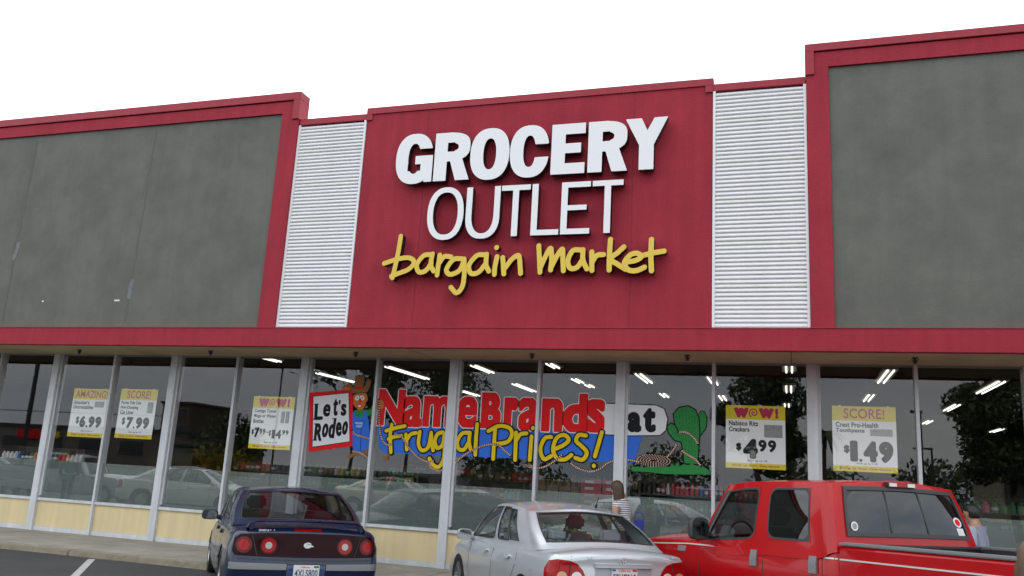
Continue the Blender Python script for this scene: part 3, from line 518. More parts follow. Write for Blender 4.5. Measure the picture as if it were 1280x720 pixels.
# ------------------------------------------------------------------ painting on the outside of the windows
PY = WY - .002
def paint(name, shapes, label, cat, group=None):
    """shapes: list of (part name, loops, material, layer). one thing; each shape a flat painted part"""
    e = empty(name, (0, 0, 0), label=label, cat=cat, group=group)
    for nm, lp, m_, lay in shapes: link(nm, loops_mesh(lp, PY - .0016 * lay, .0014, m_), e)
    return e
P = DATA['poly']
seg = lambda lp, mul=1: lp
rs = [('sign_border', poly_shape(P['rsign']), M['pred'], 1), ('border_line', poly_shape(P['rinner'], .014), M['pblk'], 2), ('sign_face', poly_shape(P['rinner']), M['pwht'], 3)]
for i, (ch, x0, x1, z0, z1) in enumerate(DATA['rodeo']):
    lp = glyph_shape(ch, x0, x1, z0, z1, .016 if ch != "'" else .012, 0, .005, (.06, -.05, .04, 0, .06, .0, -.06, -.03, .08, -.04)[i])
    rs.append(('letter', lp, M['pblk'], 4))
# slab feet on the rodeo lettering
def serif(x, z, w=.05): return [(x - w, z - .011), (x + w, z - .006), (x + w, z + .013), (x - w, z + .009)]
for (ch, x0, x1, z0, z1) in DATA['rodeo']:
    if ch in 'LR': rs.append(('letter_serif', [serif(x0 + .03, z1 - .012, .05)], M['pblk'], 5)); rs.append(('letter_serif', [serif(x0 + .03, z0 + .012, .045)], M['pblk'], 5))
    if ch == 'd': rs.append(('letter_serif', [serif(x1 - .035, z1 - .012, .045)], M['pblk'], 5))
paint('rodeo_sign', rs, "painted white board with a red border reading Let's Rodeo held by the cowboy", 'painted sign')
def op(k, g=0, sm=0): return poly_shape(P[k], g, .005, sm)
cb = [('hat_outline', op('hat', .008), M['pblk'], 1), ('overalls_outline', op('overall', .007), M['pblk'], 1), ('shirt_outline', op('shirt', .007), M['pblk'], 2), ('shirt', op('shirt'), M['pgrn'], 3), ('overalls', op('overall'), M['pblu'], 4),
      ('hair', op('hair', .004), M['pblk'], 5), ('face', op('face'), M['pskin'], 6), ('hat', op('hat'), M['pbrn'], 7), ('hat_band', op('band'), M['pred'], 8), ('eye', op('eyeL', 0, 4), M['pwht'], 7), ('eye', op('eyeR', 0, 4), M['pwht'], 7),
      ('nose', op('nose', 0, 4), M['pred'], 8), ('mouth', op('mouth', 0, 4), M['pred'], 7), ('tongue', op('tongue', 0, 4), M['pwht'], 8), ('pocket', op('pocket', .005), M['pblk'], 5), ('pocket', op('pocket'), M['pblu'], 6),
      ('shoe', op('shoeL', 0, 4), M['pbrn'], 5), ('shoe', op('shoeR', 0, 4), M['pbrn'], 5), ('shoe', op('shoe3', 0, 4), M['pbrn'], 5), ('arm', op('arm', 0, 4), M['pgrn'], 2), ('hand', op('hand', .006, 4), M['pblk'], 7), ('hand', op('hand', 0, 4), M['pskin'], 8), ('hand', op('handL', .005, 4), M['pblk'], 8), ('hand', op('handL', 0, 4), M['pskin'], 9)]
for k in ('eyeL', 'eyeR'):
    c = np.mean(P[k], 0); cb.append(('pupil', [[(c[0] + .012 * math.cos(t), c[1] + .016 * math.sin(t)) for t in np.arange(10) * .628]], M['pblk'], 8))
cowboy = paint('painted_cowboy', cb, 'painted cartoon cowboy in blue overalls and brown hat on the window', 'window painting')
pk = np.array(P['pocket']); kx0, kx1, kz0, kz1 = pk[:, 0].min(), pk[:, 0].max(), pk[:, 1].min(), pk[:, 1].max()
link('badge_text', text_mesh('FRUGAL', kx0 + .02, kx1 - .02, kz1 - .075, kz1 - .035, PY - .0115, .001, M['pwht'], .02), cowboy)
link('badge_text', text_mesh('WEST', kx0 + .04, kx1 - .035, kz0 + .02, kz0 + .06, PY - .0115, .001, M['pwht'], .02), cowboy)
link('trouser_seam', loops_mesh(stroke_shape([[(-7.60, 2.36), (-7.585, 2.1), (-7.575, 1.93)]], .004, .004), PY - .0090, .001, M['pblk']), cowboy)
paint('blue_banner', [('banner', poly_shape(P['blue']), M['pblu'], 1)], 'painted blue panel behind the yellow Frugal Prices lettering', 'painted banner')
nmx = []
for ch, x0, x1, z0, z1 in DATA['names']:
    wgt = {'N': .050, 'B': .052, 'm': .041, 'r': .06, 'e': .044, 'a': .044, 's': .050}.get(ch, .050); e_ = .018
    for nm_, gr, m_, ly in (('letter_outline', .014, M['pwht'], 4), ('letter', -.002, M['pred'], 5)): nmx.append((nm_, glyph_shape(ch, x0 - e_, x1 + e_, z0 - e_, z1 + e_, wgt, gr, .007, clip=e_), m_, ly))
paint('red_lettering', nmx, 'large red window lettering with white edges reading Name Brands', 'window lettering')
fx = []
for i, (k, st) in enumerate(DATA['frugal'].items()):
    fx.append(('letter_outline', stroke_shape(st, .060, .007), M['pblk'], 6 + .9 * (i % 2))); fx.append(('letter', stroke_shape(st, .034, .006), M['pyel'], 8 + .9 * (i % 2)))
paint('yellow_lettering', fx, 'yellow brush lettering with black edges reading Frugal Prices!', 'window lettering')
at = [('board_outline', poly_shape(P['atb'], .016), M['pblk'], 2), ('board', poly_shape(P['atb']), M['pwht'], 3)] + [('letter', glyph_shape(ch, x0, x1, z0, z1, .034, 0, .006), M['pblk'], 4) for ch, x0, x1, z0, z1 in DATA['at']]
paint('white_at_board', at, 'rounded white painted board with the black word at, right of the red lettering', 'painted sign')
cs = [('trunk_outline', poly_shape(P['cactus_trunk'], .022), M['pblk'], 3), ('trunk', poly_shape(P['cactus_trunk']), M['pgrn'], 4), ('branch_outline', poly_shape(P['cactus_arm'], .020), M['pblk'], 1), ('branch', poly_shape(P['cactus_arm'], 0, .006, 3), M['pgrn'], 2)]
A, B = zip(*rings([tuple(p) for p in P['cactus_trunk']])); dots = []
for gx in np.arange(-1.95, -1.42, .05):
    for gz in np.arange(2.1, 2.95, .055):
        x, z = gx + rng.normal(0, .006), gz + rng.normal(0, .008) + (round(gx / .05) % 2) * .027
        if inside(np.array([[x]]), np.array([[z]]), A, B)[0, 0] and d_segs(np.array([[x]]), np.array([[z]]), A, B)[0, 0] > .03: dots.append([(x - .008, z), (x, z - .020), (x + .008, z), (x, z + .020)])
cs.append(('spines', dots, M['pdgr'], 5))
paint('painted_cactus', cs, 'painted green cactus with a raised side arm on the window', 'window painting')
paint('painted_grass', [('turf', poly_shape(P['grass']), M['pgrn'], 7)], 'strip of painted green grass below the cactus', 'window painting')
rp = [('strand', stroke_shape([st], .019, .006), M['pblk'], 9) for st in DATA['rope'].values()]
for st in DATA['rope'].values():
    q = [np.array(p) for p in catmull(st, 24)]; tw = []; acc = 0
    for a, b_ in zip(q, q[1:]):
        v = b_ - a; l = np.hypot(*v); acc += l
        if l < 1e-6 or acc < .030: continue
        acc = 0; v = v / l; nn = np.array((-v[1], v[0])); c = a; tw.append([tuple(c - v * .015 - nn * .015), tuple(c + v * .005 - nn * .015), tuple(c + v * .016 + nn * .015), tuple(c - v * .004 + nn * .015)])
    rp.append(('rope_twist', tw, M['prope'], 10))
tw = []; cc = np.mean(P['coil'], 0)
for k in range(5):
    rx, rz = .27 - .048 * k, .095 - .018 * k
    for t in np.arange(0, 6.2, .034 / (rx * .75)):
        c = (cc[0] + rx * math.cos(t), cc[1] + rz * math.sin(t)); tw.append([(c[0] - .012, c[1] - .006), (c[0] + .004, c[1] - .006), (c[0] + .012, c[1] + .006), (c[0] - .004, c[1] + .006)])
rp.append(('coil_backing', poly_shape(P['coil'], 0, .006, 3), M['pblk'], 8)); rp.append(('coil_twist', tw, M['prope'], 9))
paint('painted_rope', rp, 'painted tan lasso rope looping from the cowboy to a coil by the cactus', 'window painting')
# ------------------------------------------------------------------ price posters hung inside the glass
def poster(x0, z0, head, lines, price, save, pic, label):
    W_, H_ = .925, 1.005
    e = empty('price_poster', (x0, WY + .028, z0), label=label, cat='poster', group='price posters hung inside the shop windows')
    b = MB(); b.box(0, W_, 0, .003, 0, H_); b.build('sheet', M['prwhite'], e)
    b = MB(); b.box(0, W_, -.001, -.0002, H_ * .775, H_); b.build('header_band', M['pryellow'], e)
    b = MB(); b.box(0, W_, -.001, -.0002, 0, H_ * .085); b.build('footer_band', M['pryellow'], e)
    t = .001; yb = -.0012; hx = .12 if head != 'WOW!' else .13
    if head == 'WOW!':
        hd = [('W', .13, .36, .028), ('W', .52, .75, .028), ('!', .77, .82, .014)]
        for ch, a, c, wg in hd: link('headline', loops_mesh(glyph_shape(ch, a, c, H_ * .80, H_ * .965, wg, 0, .005), yb - t, t, M['prmag']), e)
        sp_ = [(.44 + (.006 + .0056 * k) * math.cos(k * .8), H_ * .883 + (.006 + .0056 * k) * math.sin(k * .8)) for k in range(14)]
        link('headline', loops_mesh(stroke_shape([sp_], .010, .004, 4), yb - t, t, M['prmag']), e)
    else: link('headline', text_mesh(head, .06 if len(head) > 6 else .17, .90 if len(head) > 6 else .76, H_ * .81, H_ * .965, yb, t, M['prmag'], .012), e)
    for i, (s_, wd) in enumerate(lines): link('product_name', text_mesh(s_, .05, .05 + wd, H_ * (.672 - .095 * i), H_ * (.752 - .095 * i), yb, t, M['prink'], .028), e)
    for s_, a, c, q0, q1, of in price:
        link('price', loops_mesh([l for l in glyph_shape(s_, a, c, H_ * q0, H_ * q1, of, 0, .004)], yb - t, t, M['prink']), e)
    link('saving_note', text_mesh(save, .34, .64, H_ * .105, H_ * .14, yb, t, M['prink'], .01), e)
    link('footer_text', text_mesh('Shop us first. Get more.', .1, .84, H_ * .02, H_ * .065, yb, t, M['prmag'], .02), e)
    for k, (a, c, q0, q1) in enumerate(pic):
        b = MB(); b.box(a, c, yb - t, yb, H_ * q0, H_ * q1); b.box(a + .01, c - .03, yb - 2 * t, yb - t - .0002, H_ * (q0 + .2 * (q1 - q0)), H_ * (q0 + .55 * (q1 - q0)), 1); b.build('product_picture', [M['prgrey'], M['alud']], e)
    for a in (.10, .80): b = MB(); b.box(a, a + .03, -.006, .006, H_ - .012, H_ + .012); b.build('clip', M['lens'], e)
    return e
def digits(s, a, q0, q1, w, gap, of): 
    out = []
    for ch in s:
        if ch == '.': out.append(('.', a, a + .045, q0, q0 + .045, .008)); a += .045 + gap
        else: ww = w * (.55 if ch == '1' else 1); out.append((ch, a, a + ww, q0, q1, of)); a += ww + gap
    return out
dl = [('$', .16, .245, .27, .40, .010)]
poster(-14.475, 1.93, 'AMAZING!', [("Smucker's", .40), ('Uncrustables', .52)], [('$', .17, .25, .26, .42, .008)] + digits('6.99', .27, .20, .43, .155, .018, .020), 'Save up to 11', [(.60, .84, .62, .74)], 'yellow and white price poster headed AMAZING! showing 6.99')
poster(-13.245, 1.95, 'SCORE!', [('Purina Tidy Cats', .50), ('Non-Clumping', .44), ('Cat Litter', .35)], [('$', .13, .21, .26, .42, .008)] + digits('7.99', .25, .20, .43, .155, .018, .020), 'Save up to 10', [(.72, .86, .52, .74)], 'yellow and white price poster headed SCORE! showing 7.99')
poster(-10.02, 1.88, 'WOW!', [('Contigo Travel', .48), ('Mugs or Water', .50), ('Bottles', .23)], [('$', .04, .09, .26, .36, .006)] + digits('7', .10, .21, .40, .11, .01, .014) + digits('99', .215, .28, .38, .062, .01, .006) + [('-', .37, .42, .305, .325, .004), ('$', .43, .475, .24, .36, .005)] + digits('14', .495, .20, .37, .125, .016, .009) + digits('99', .72, .28, .37, .066, .01, .006), 'Save up to 10', [(.66, .74, .50, .72), (.76, .84, .50, .72)], 'yellow and white price poster headed WOW! with prices 7.99 - 14.99')
poster(-1.01, 1.965, 'WOW!', [('Nabisco Ritz', .46), ('Crackers', .32)], dl + digits('4', .27, .15, .47, .23, .02, .034) + digits('99', .51, .27, .46, .125, .022, .012), 'Save up to 18', [(.60, .88, .50, .70)], 'yellow and white price poster headed WOW! showing 4.99 for crackers')
poster(.62, 2.0, 'SCORE!', [('Crest Pro-Health', .62), ('Toothpaste', .42)], dl + digits('1.49', .25, .15, .47, .205, .018, .030), 'Save up to 1.50', [(.55, .87, .55, .655)], 'yellow and white price poster headed SCORE! showing 1.49 for toothpaste')
# ------------------------------------------------------------------ inside the store
LZ = 4.2
lts = [(-12.7, 5.2, 6.4), (-12.93, 8.7, 11.0), (-9.9, 7.0, 9.66), (-7.35, 6.5, 7.95), (-10.06, 12.8, 14.4), (-7.53, 10.4, 12.5), (-5.3, 6.0, 6.8), (-5.41, 8.9, 9.85), (-5.35, 10.2, 10.9), (-3.5, 7.6, 9.5), (-3.56, 12.1, 13.2), (-1.83, 8.0, 9.6), (-1.9, 12.3, 13.7), (-.02, 5.3, 6.9), (-.04, 9.5, 11.05), (-.11, 14.2, 15.3), (1.99, 6.25, 8.5), (2.0, 11.1, 12.9), (4.34, 7.8, 10.25), (4.34, 13.1, 15.1), (4.45, 18.8, 20.3), (7.1, 21.4, 23.2)]
lb = ['far behind the pane of the first WOW poster', 'above the painted cowboy hat', 'above the red letters a and m', 'just above the red letter B', 'behind the wide post left of the red letter B', 'above the red letters r and a', 'high above the red letters n and d', 'above the red letter d', 'right of the one above the red letter d', 'left of the white at board', 'above the white at board', 'by the narrow post right of the cactus', 'right of the narrow post beside the cactus', 'highest of three in the row above the crackers poster', 'middle of three in the row above the crackers poster', 'lowest of three in the row right of the crackers poster', 'highest above the toothpaste poster', 'close above the toothpaste poster', 'nearest in the rightmost full pane', 'second nearest in the rightmost full pane', 'by the post right of the toothpaste poster', 'farthest and lowest in the rightmost pane']
for (x, a, c), lab in zip(lts, lb):
    e = empty('ceiling_light', (x, (a + c) / 2, LZ), label='ceiling light tubes ' + lab, cat='ceiling light', group='fluorescent ceiling lights inside the store'); h = (c - a) / 2
    b = MB(); b.box(-.15, .15, -h, h, .02, .07); b.build('housing', M['fixture'], e)
    b = MB(); b.box(-.015, .015, -h, h, -.005, .019); b.build('reflector', M['fixture'], e)
    for s in (-.06, .06): b = MB(); b.bar((s, -h + .02, 0), (s, h - .02, 0), .018, 8); b.build('tube', M['tube'], e, smooth=40)
# shelves and stacked goods behind the glass
cols = {k: mat('goods_' + k, tuple(min(.8, x * 1.5) for x in c), .4) for k, c in dict(red=(.42, .02, .025), blue=(.04, .10, .32), brown=(.16, .10, .04), green=(.03, .18, .06), white=(.5, .5, .5), black=(.02, .02, .022), orange=(.5, .14, .03), yellow=(.5, .38, .06), pink=(.5, .1, .2)).items()}
ck = list(cols); cm = [cols[k] for k in ck]
def shelf(x0, x1, y, boards, goods, label, cat='shelf unit'):
    e = empty('shelf_unit', ((x0 + x1) / 2, y, 0), label=label, cat=cat, group='shelf units behind the shop windows'); w = (x1 - x0) / 2
    for s in (-w, w - .04): b = MB(); b.box(s, s + .04, 0, .5, 0, boards[-1] + .3); b.build('upright', M['shelf'], e)
    b = MB(); b.box(-w + .041, w - .041, .46, .49, .05, boards[-1] + .3); b.build('back_panel', M['innerwall'], e)
    for z in boards: b = MB(); b.box(-w + .041, w - .041, .0, .459, z - .03, z); b.build('shelf_board', M['shelf'], e)
    return e
def bottles(x0, x1, y, z, pal, label, h=.19, pitch=.085, r=.033, grp='rows of bottles on the shelves'):
    b = MB(); x = x0
    while x < x1:
        k = ck.index(pal[int((x - x0) / (x1 - x0) * len(pal))] if rng.random() < .85 else ck[rng.integers(len(ck))]); hh = h * rng.uniform(.92, 1.05)
        for yy in (y, y + .09): b.lathe([(r, z), (r, z + hh * .66), (r * .42, z + hh * .86), (r * .42, z + hh)], n=7, mi=k, c=(x, yy, 0)); b.lathe([(r * 1.03, z + hh * .2), (r * 1.03, z + hh * .5)], n=7, mi=ck.index('white') if rng.random() < .35 else k, c=(x, yy, 0))
        x += pitch
    o = b.build('bottle_row', cm); tag(o, label, 'bottles', grp, 'stuff'); return o
shelf(-6.2, -4.8, 3.0, (.3, .75, 1.20), 0, 'low shelf unit of red and white bottles behind the letters B and r')
bottles(-6.05, -4.9, 3.06, 1.202, ['red', 'red', 'white'], 'row of red and white bottles on the shelf left of the silver car roof')
shelf(-4.75, -3.75, 3.1, (.3, .75, 1.22), 0, 'low shelf unit of brown cartons behind the letters a and n')
b = None
for i, (x, z) in enumerate([(-4.55 + .24 * k, zz) for zz in (1.225, 1.425) for k in range(4)]):
    b = MB(); b.box(-.11, .11, 0, .2, 0, .085, 0); b.box(-.108, .108, .002, .2, .086, .19, 1)
    for q in (-.07, 0, .07): b.lathe([(.03, .088), (.03, .15), (.012, .17), (.012, .19)], n=7, mi=2, c=(q, -.035, 0))
    o = b.build('drink_carton', [cols['brown'], cols['yellow'] if i % 2 else cols['brown'], cols['brown']]); o.location = (x, 3.16, z); tag(o, 'brown bottle carton behind the yellow lettering, ' + ('bottom' if i < 4 else 'top') + ' layer, %s from the left' % ('first second third fourth'.split()[i % 4]), 'carton', 'brown cartons behind the glass')
for i in range(4):
    for k in range(2):
        b = MB(); b.box(-.19, .19, 0, .3, 0, .118); 
        o = b.build('soda_case', [cols['red']], bevel=.004); o.location = (-3.55 + .40 * k, 3.1, 1.19 + .1205 * i)
        b2 = MB(); b2.box(-.12, .05, -.004, .0, .035, .085, 0); b2.build('case_label', [cols['white']], o)
        tag(o, 'red case of drinks in the stack by the wide post, %s row, %s column' % (['bottom', 'second', 'third', 'top'][i], ['left', 'right'][k]), 'case', 'stacked red drink cases')
b = MB(); b.box(-3.76, -2.95, 2.95, 3.5, .9, 1.188); o = b.build('display_plinth', M['innerwall']); tag(o, 'low dark display plinth under the stacked red drink cases', 'plinth')
for i in range(5):
    for k in range(2):
        b = MB(); b.box(-.085, .085, 0, .2, 0, .15); o = b.build('canned_pack', [cols['white'] if (i + k) % 3 else cols['black']], bevel=.004); o.location = (-4.62 + .18 * i + 1.0 - .1, 3.62, 1.30 + .152 * k)
        b2 = MB(); b2.box(-.06, .06, -.004, 0, .05, .1); b2.build('pack_label', [cols['black'] if (i + k) % 3 else cols['white']], o)
        tag(o, 'pale drinks pack on the display behind the silver car roof, %s layer, %s' % (['lower', 'upper'][k], ['far left', 'left', 'middle', 'right', 'far right'][i]), 'drinks pack', 'pale drink packs')
b = MB(); b.box(-3.9, -2.95, 3.6, 3.95, .9, 1.298); o = b.build('display_plinth', M['innerwall']); tag(o, 'low dark display plinth under the pale drink packs', 'plinth')
shelf(-2.65, .2, 3.0, (.3, .80, 1.17, 1.47), 0, 'long shelf unit of coloured bottles behind the cactus panes')
bottles(-2.55, .1, 3.05, 1.172, ['green', 'orange', 'red', 'blue', 'blue', 'red', 'pink', 'red'], 'row of coloured bottles on the lower shelf behind the cactus')
bottles(-2.55, .1, 3.05, 1.472, ['black', 'red', 'red', 'blue', 'green', 'orange', 'pink', 'black'], 'row of coloured bottles on the upper shelf behind the cactus')
shelf(-7.95, -7.1, 3.2, (.4, .9, 1.35), 0, 'small display of green packets behind the wide post right of the cowboy')
bottles(-7.8, -7.25, 3.25, 1.352, ['green', 'green', 'yellow'], 'row of green packets on the display right of the cowboy', .15)
bottles(-7.8, -7.25, 3.35, 1.52, ['green'], 'row of green bottles at the back of the display right of the cowboy', .15)
shelf(-17.9, -15.3, 3.0, (.4, .9, 1.38), 0, 'low shelf unit of colourful goods behind the leftmost pane')
bottles(-17.7, -15.4, 3.05, 1.382, ['white', 'black', 'orange', 'blue', 'red', 'white'], 'row of colourful goods on the shelf behind the leftmost pane', .17, .12, .05)
for (x0, x1, y, z) in ((-14.5, -9.3, 7.5, 1.7), (-8, -1, 9, 1.8), (0, 9, 7.2, 1.75), (-13, -2, 15, 1.9), (-1, 11, 14, 1.9)):
    e = shelf(x0, x1, y, (.3, .7, 1.1, z - .3), 0, 'dark aisle shelving deep inside the store %s' % {-14.5: 'behind the left posters', -8: 'behind the red lettering', 0: 'behind the right posters', -13: 'in the far left aisle', -1: 'in the far right aisle'}[x0])
    for zz in (1.102, z - .298): bottles(x0 + .1, x1 - .1, y + .08, zz, ['brown', 'red', 'black', 'green', 'brown', 'yellow', 'black', 'blue'], 'row of goods on the aisle shelving at %s' % ('the upper board' if zz > 1.2 else 'the middle board'), .22, .16, .07, grp='goods on the aisle shelving')
# ------------------------------------------------------------------ across the car park: seen in the windows
def tree(x, y, h, rad, name='broadleaf_tree', label='', seed=1, trunk=.22, low=.32, leafm='leaf', n=1500, leaf=.34, clumps=11):
    r = np.random.default_rng(seed); e = empty(name, (x, y, GZ), label=label, cat='tree', group='trees across the car park')
    b = MB(); pts = [Vector((0, 0, -.2))]; 
    for k in range(1, 5): pts.append(Vector((r.normal(0, .12), r.normal(0, .12), h * .62 * k / 4)))
    for k in range(4): b.bar(pts[k], pts[k + 1], trunk * (1 - .18 * k), 9, r2=trunk * (1 - .18 * (k + 1)), cap=False)
    cen = []
    for k in range(clumps):
        a = r.uniform(0, 6.28); z = h * r.uniform(low + .12, .93); rr = rad * r.uniform(.3, .85) * math.sin(math.pi * min(.92, max(.12, (z / h - low * .6) / (1.05 - low * .6)))); q = Vector((rr * math.cos(a), rr * math.sin(a), z)); b.bar(pts[2 + k % 3], q, .07, 6, r2=.02, cap=False); cen.append((q, rad * r.uniform(.28, .46)))
    b.build('trunk', M['bark'], e, smooth=60)
    V = []; Fc = []
    for q, s in cen + [(Vector((0, 0, h * .9)), rad * .35)]:
        for _ in range(n // (clumps + 1)):
            d = r.normal(0, 1, 3); d /= np.linalg.norm(d) + 1e-6; d *= s * r.uniform(.25, 1.12) ** .6; c = np.array(q) + d * (1, 1, .8); u = r.normal(0, 1, 3); u /= np.linalg.norm(u); w = np.cross(u, r.normal(0, 1, 3)); w /= np.linalg.norm(w) + 1e-6; l = leaf * r.uniform(.5, 1.2)
            i = len(V); V += [c - u * l * .5, c + w * l * .28, c + u * l * .5, c - w * l * .28]; Fc.append((i, i + 1, i + 2, i + 3))
    b = MB(); b.v = [tuple(v) for v in V]; b.f = Fc; b.m = [0] * len(Fc); me = bpy.data.meshes.new('crown'); me.from_pydata(b.v, [], Fc); me.materials.append(M[leafm]); link('crown', me, e)
    return e
my = lambda yv: 3.126 - yv
tree(-47, my(74), 17, 6.5, label='tall dark tree across the car park, mirrored above the rodeo sign', seed=3, leaf=.8, n=2600)
tree(-39, my(72), 16.5, 6, label='tall dark tree across the car park, mirrored above the red letter m', seed=4, leaf=.8, n=2600)
tree(-24, my(46), 10.5, 3.6, label='loose tree across the car park, mirrored over the red letter B', seed=5, leaf=.3, n=4500, clumps=24, low=.22)
tree(-1.4, my(33), 8.2, 2.3, label='tree in the car park, mirrored behind the crackers poster', seed=6, leaf=.28, n=15000, clumps=24, low=.22)
tree(10.0, my(33), 8.6, 2.9, label='broad dark tree in the car park, mirrored in the rightmost pane', seed=8, leaf=.28, n=20000, clumps=24, low=.22)
tree(-60, my(70), 6.0, 5, label='low round tree beside the far green hut', seed=11, leaf=.7, n=1500, low=.1)
for i, (x, yv, h) in enumerate([(-88, 90, 4), (-30, 80, 4.6), (-14, 90, 5), (2, 95, 4.4), (16, 100, 5), (30, 95, 4.2)]): tree(x, my(yv), h, 7, label='far low tree across the road, %s from the left' % 'one two three four five six'.split()[i], seed=20 + i, leaf=.9, n=900, low=.0)
# palm
e = empty('palm_tree', (2.0, my(48), GZ), label='slim palm tree across the car park, mirrored left of the toothpaste poster', cat='tree')
b = MB(); b.bar((0, 0, 0), (.1, 0, 5.6), .16, 8, r2=.11); b.build('trunk', M['bark'], e)
b = MB()
for k in range(16):
    a = k * 2.4; up = .5 + .5 * math.sin(k * 1.7); pr = None
    for j in range(7):
        t = j / 6; p_ = Vector((.1 + 1.3 * t * math.cos(a), 1.3 * t * math.sin(a), 5.6 + up * t - 1.3 * t * t)); s_ = Vector((-math.sin(a), math.cos(a), -.3)) * .22 * (1 - t * .7)
        if pr: b.add([pr[0] - pr[1], pr[0], p_, p_ - s_], [(0, 1, 2, 3)]); b.add([pr[0] + pr[1] * 1, pr[0], p_, p_ + s_], [(0, 1, 2, 3)])
        pr = (p_, s_)
b.build('crown', M['leaf'], e)
# hedge
b = MB(); V = []
for _ in range(5000):
    c = np.array((rng.uniform(-28, -21), my(36) + rng.uniform(-.5, .5), rng.uniform(-.1, 1.15) + .06 * math.sin(c_ := rng.uniform(0, 6)))); u = rng.normal(0, .11, 3); w = rng.normal(0, .08, 3); b.add([c - u, c + w, c + u, c - w], [(0, 1, 2, 3)])
tag(b.build('hedge', mat('hedge_leaf', (.05, .12, .04), .6, nz=.3)), 'clipped green hedge across the car park, mirrored below the cowboy', 'hedge')
b = MB()
for _ in range(1500):
    c = np.array((rng.choice([-60, -57.5, -55.5]) + rng.normal(0, .8), my(66) + rng.normal(0, .4), abs(rng.normal(.9, .7)))); u = rng.normal(0, .16, 3); w = rng.normal(0, .12, 3); b.add([c - u, c + w, c + u, c - w], [(0, 1, 2, 3)])
tag(b.build('yellow_shrub', M['leafy']), 'yellow flowering shrub row in front of the far flat building', 'shrub')
# buildings across the road
def building(name, x0, x1, yv, dep, h, m_, label, rows=1, win=True, roof=None, bay=4):
    e = empty(name, ((x0 + x1) / 2, my(yv), GZ), label=label, cat='building'); w = (x1 - x0) / 2
    b = MB(); b.box(-w, w, -dep, 0, 0, h); b.build('wall', m_, e)
    b = MB(); b.box(-w - .3, w + .3, -dep - .3, .3, h, h + .35); b.build('roof', roof or M['steel'], e)
    if win:
        n = max(2, int(2 * w / bay)); step = 2 * w / n
        for r_ in range(rows):
            z = h / rows * r_ + h / rows * .3
            for i in range(n):
                q = MB(); a = -w + (i + .2) * step; q.box(a, a + step * .6, .0, .06, z, z + h / rows * .45); wn = q.build('window', M['alud'], e)
                q = MB(); q.box(a + .08, a + step * .6 - .08, .061, .09, z + .08, z + h / rows * .45 - .08); q.build('pane', M['steel'], wn)
    return e
mb_ = mat('brown_render', (.11, .085, .06), .9, nz=.1); mg = mat('dark_grey_render', (.17, .155, .13), .9, nz=.1); mgr = mat('pale_green_block', (.13, .17, .13), .9)
bl = building('flat_shop_building', -112, -72, 80, 12, 4.6, mg, 'long dark flat roofed shop building across the road, mirrored in the left panes', win=True, bay=6)
b = MB(); b.box(5.0 - 14, 11 - 14, .1, .5, 3.0, 4.2); b.build('sign_box', M['pred'], bl)
b = MB(); b.lathe([(0, 0), (.45, 0), (.45, .06), (0, .06)], 'y', (-2.0, .52, 3.6), 16); b.build('sign_disc', M['pyel'], bl)
building('hotel_building', -88, -83, 92, 10, 9.2, mb_, 'brown hotel block with stacked balconies, mirrored beside the wide post', rows=4, bay=2.4, roof=mat('brown_tile_roof', (.12, .05, .03), .9))
building('green_hut', -74, -66, 78, 8, 3.0, mgr, 'pale green flat roofed hut across the road', win=False)
building('red_band_shop', 17.5, 30, 76, 10, 5.0, mat('cream_render', (.3, .28, .2), .9), 'cream shop with a dark red roof band, mirrored in the rightmost pane', roof=M['redm'], bay=3)
b = MB(); b.box(-66, -60.5, my(65), my(64.7), GZ, 1.9); tag(b.build('garden_wall', mat('tan_wall', (.24, .21, .15), .9, nz=.1)), 'low tan wall across the car park, mirrored above the pale sedan', 'wall')
def lamp(x, yv, h, label, arm=1.2, w=.09):
    e = empty('light_pole', (x, my(yv), GZ), label=label, cat='light pole', group='light poles across the car park')
    b = MB(); b.bar((0, 0, 0), (0, 0, h), w, 8, r2=w * .7); b.build('pole', M['steel'], e)
    b = MB(); b.box(-arm, .1, -.12, .12, h, h + .14); b.build('lamp_head', M['steel'], e)
lamp(-46.2, 30, 11, 'thick dark light pole mirrored in the leftmost pane', w=.16)
lamp(-28.0, 30, 10, 'thin dark light pole mirrored above the first WOW poster', w=.06)
lamp(6.9, 40, 6.4, 'slim light pole mirrored right of the toothpaste poster', .5)
lamp(10.2, 60, 5.4, 'short twin headed light pole mirrored right of the narrow post', 1.3, .1)
e = empty('traffic_signal', (-69.5, my(78), GZ), label='traffic signal heads on a long arm, mirrored left of the first WOW poster', cat='traffic light')
b = MB(); b.bar((-5, 0, 0), (-5, 0, 4.6), .14, 8); b.bar((-5, 0, 4.3), (3, 0, 4.3), .08, 8); b.build('mast', M['steel'], e)
for x in (-2.2, -.6, .8): b = MB(); b.box(x - .3, x + .3, -.2, .2, 3.7, 4.9); b.build('signal_head', M['steel'], e)
b = MB(); b.bar((-95, my(70), 6.1), (-71, my(76), 6.4), .05, 6); tag(b.build('overhead_wire', M['steel']), 'thin dark overhead wire mirrored above the left posters', 'wire')
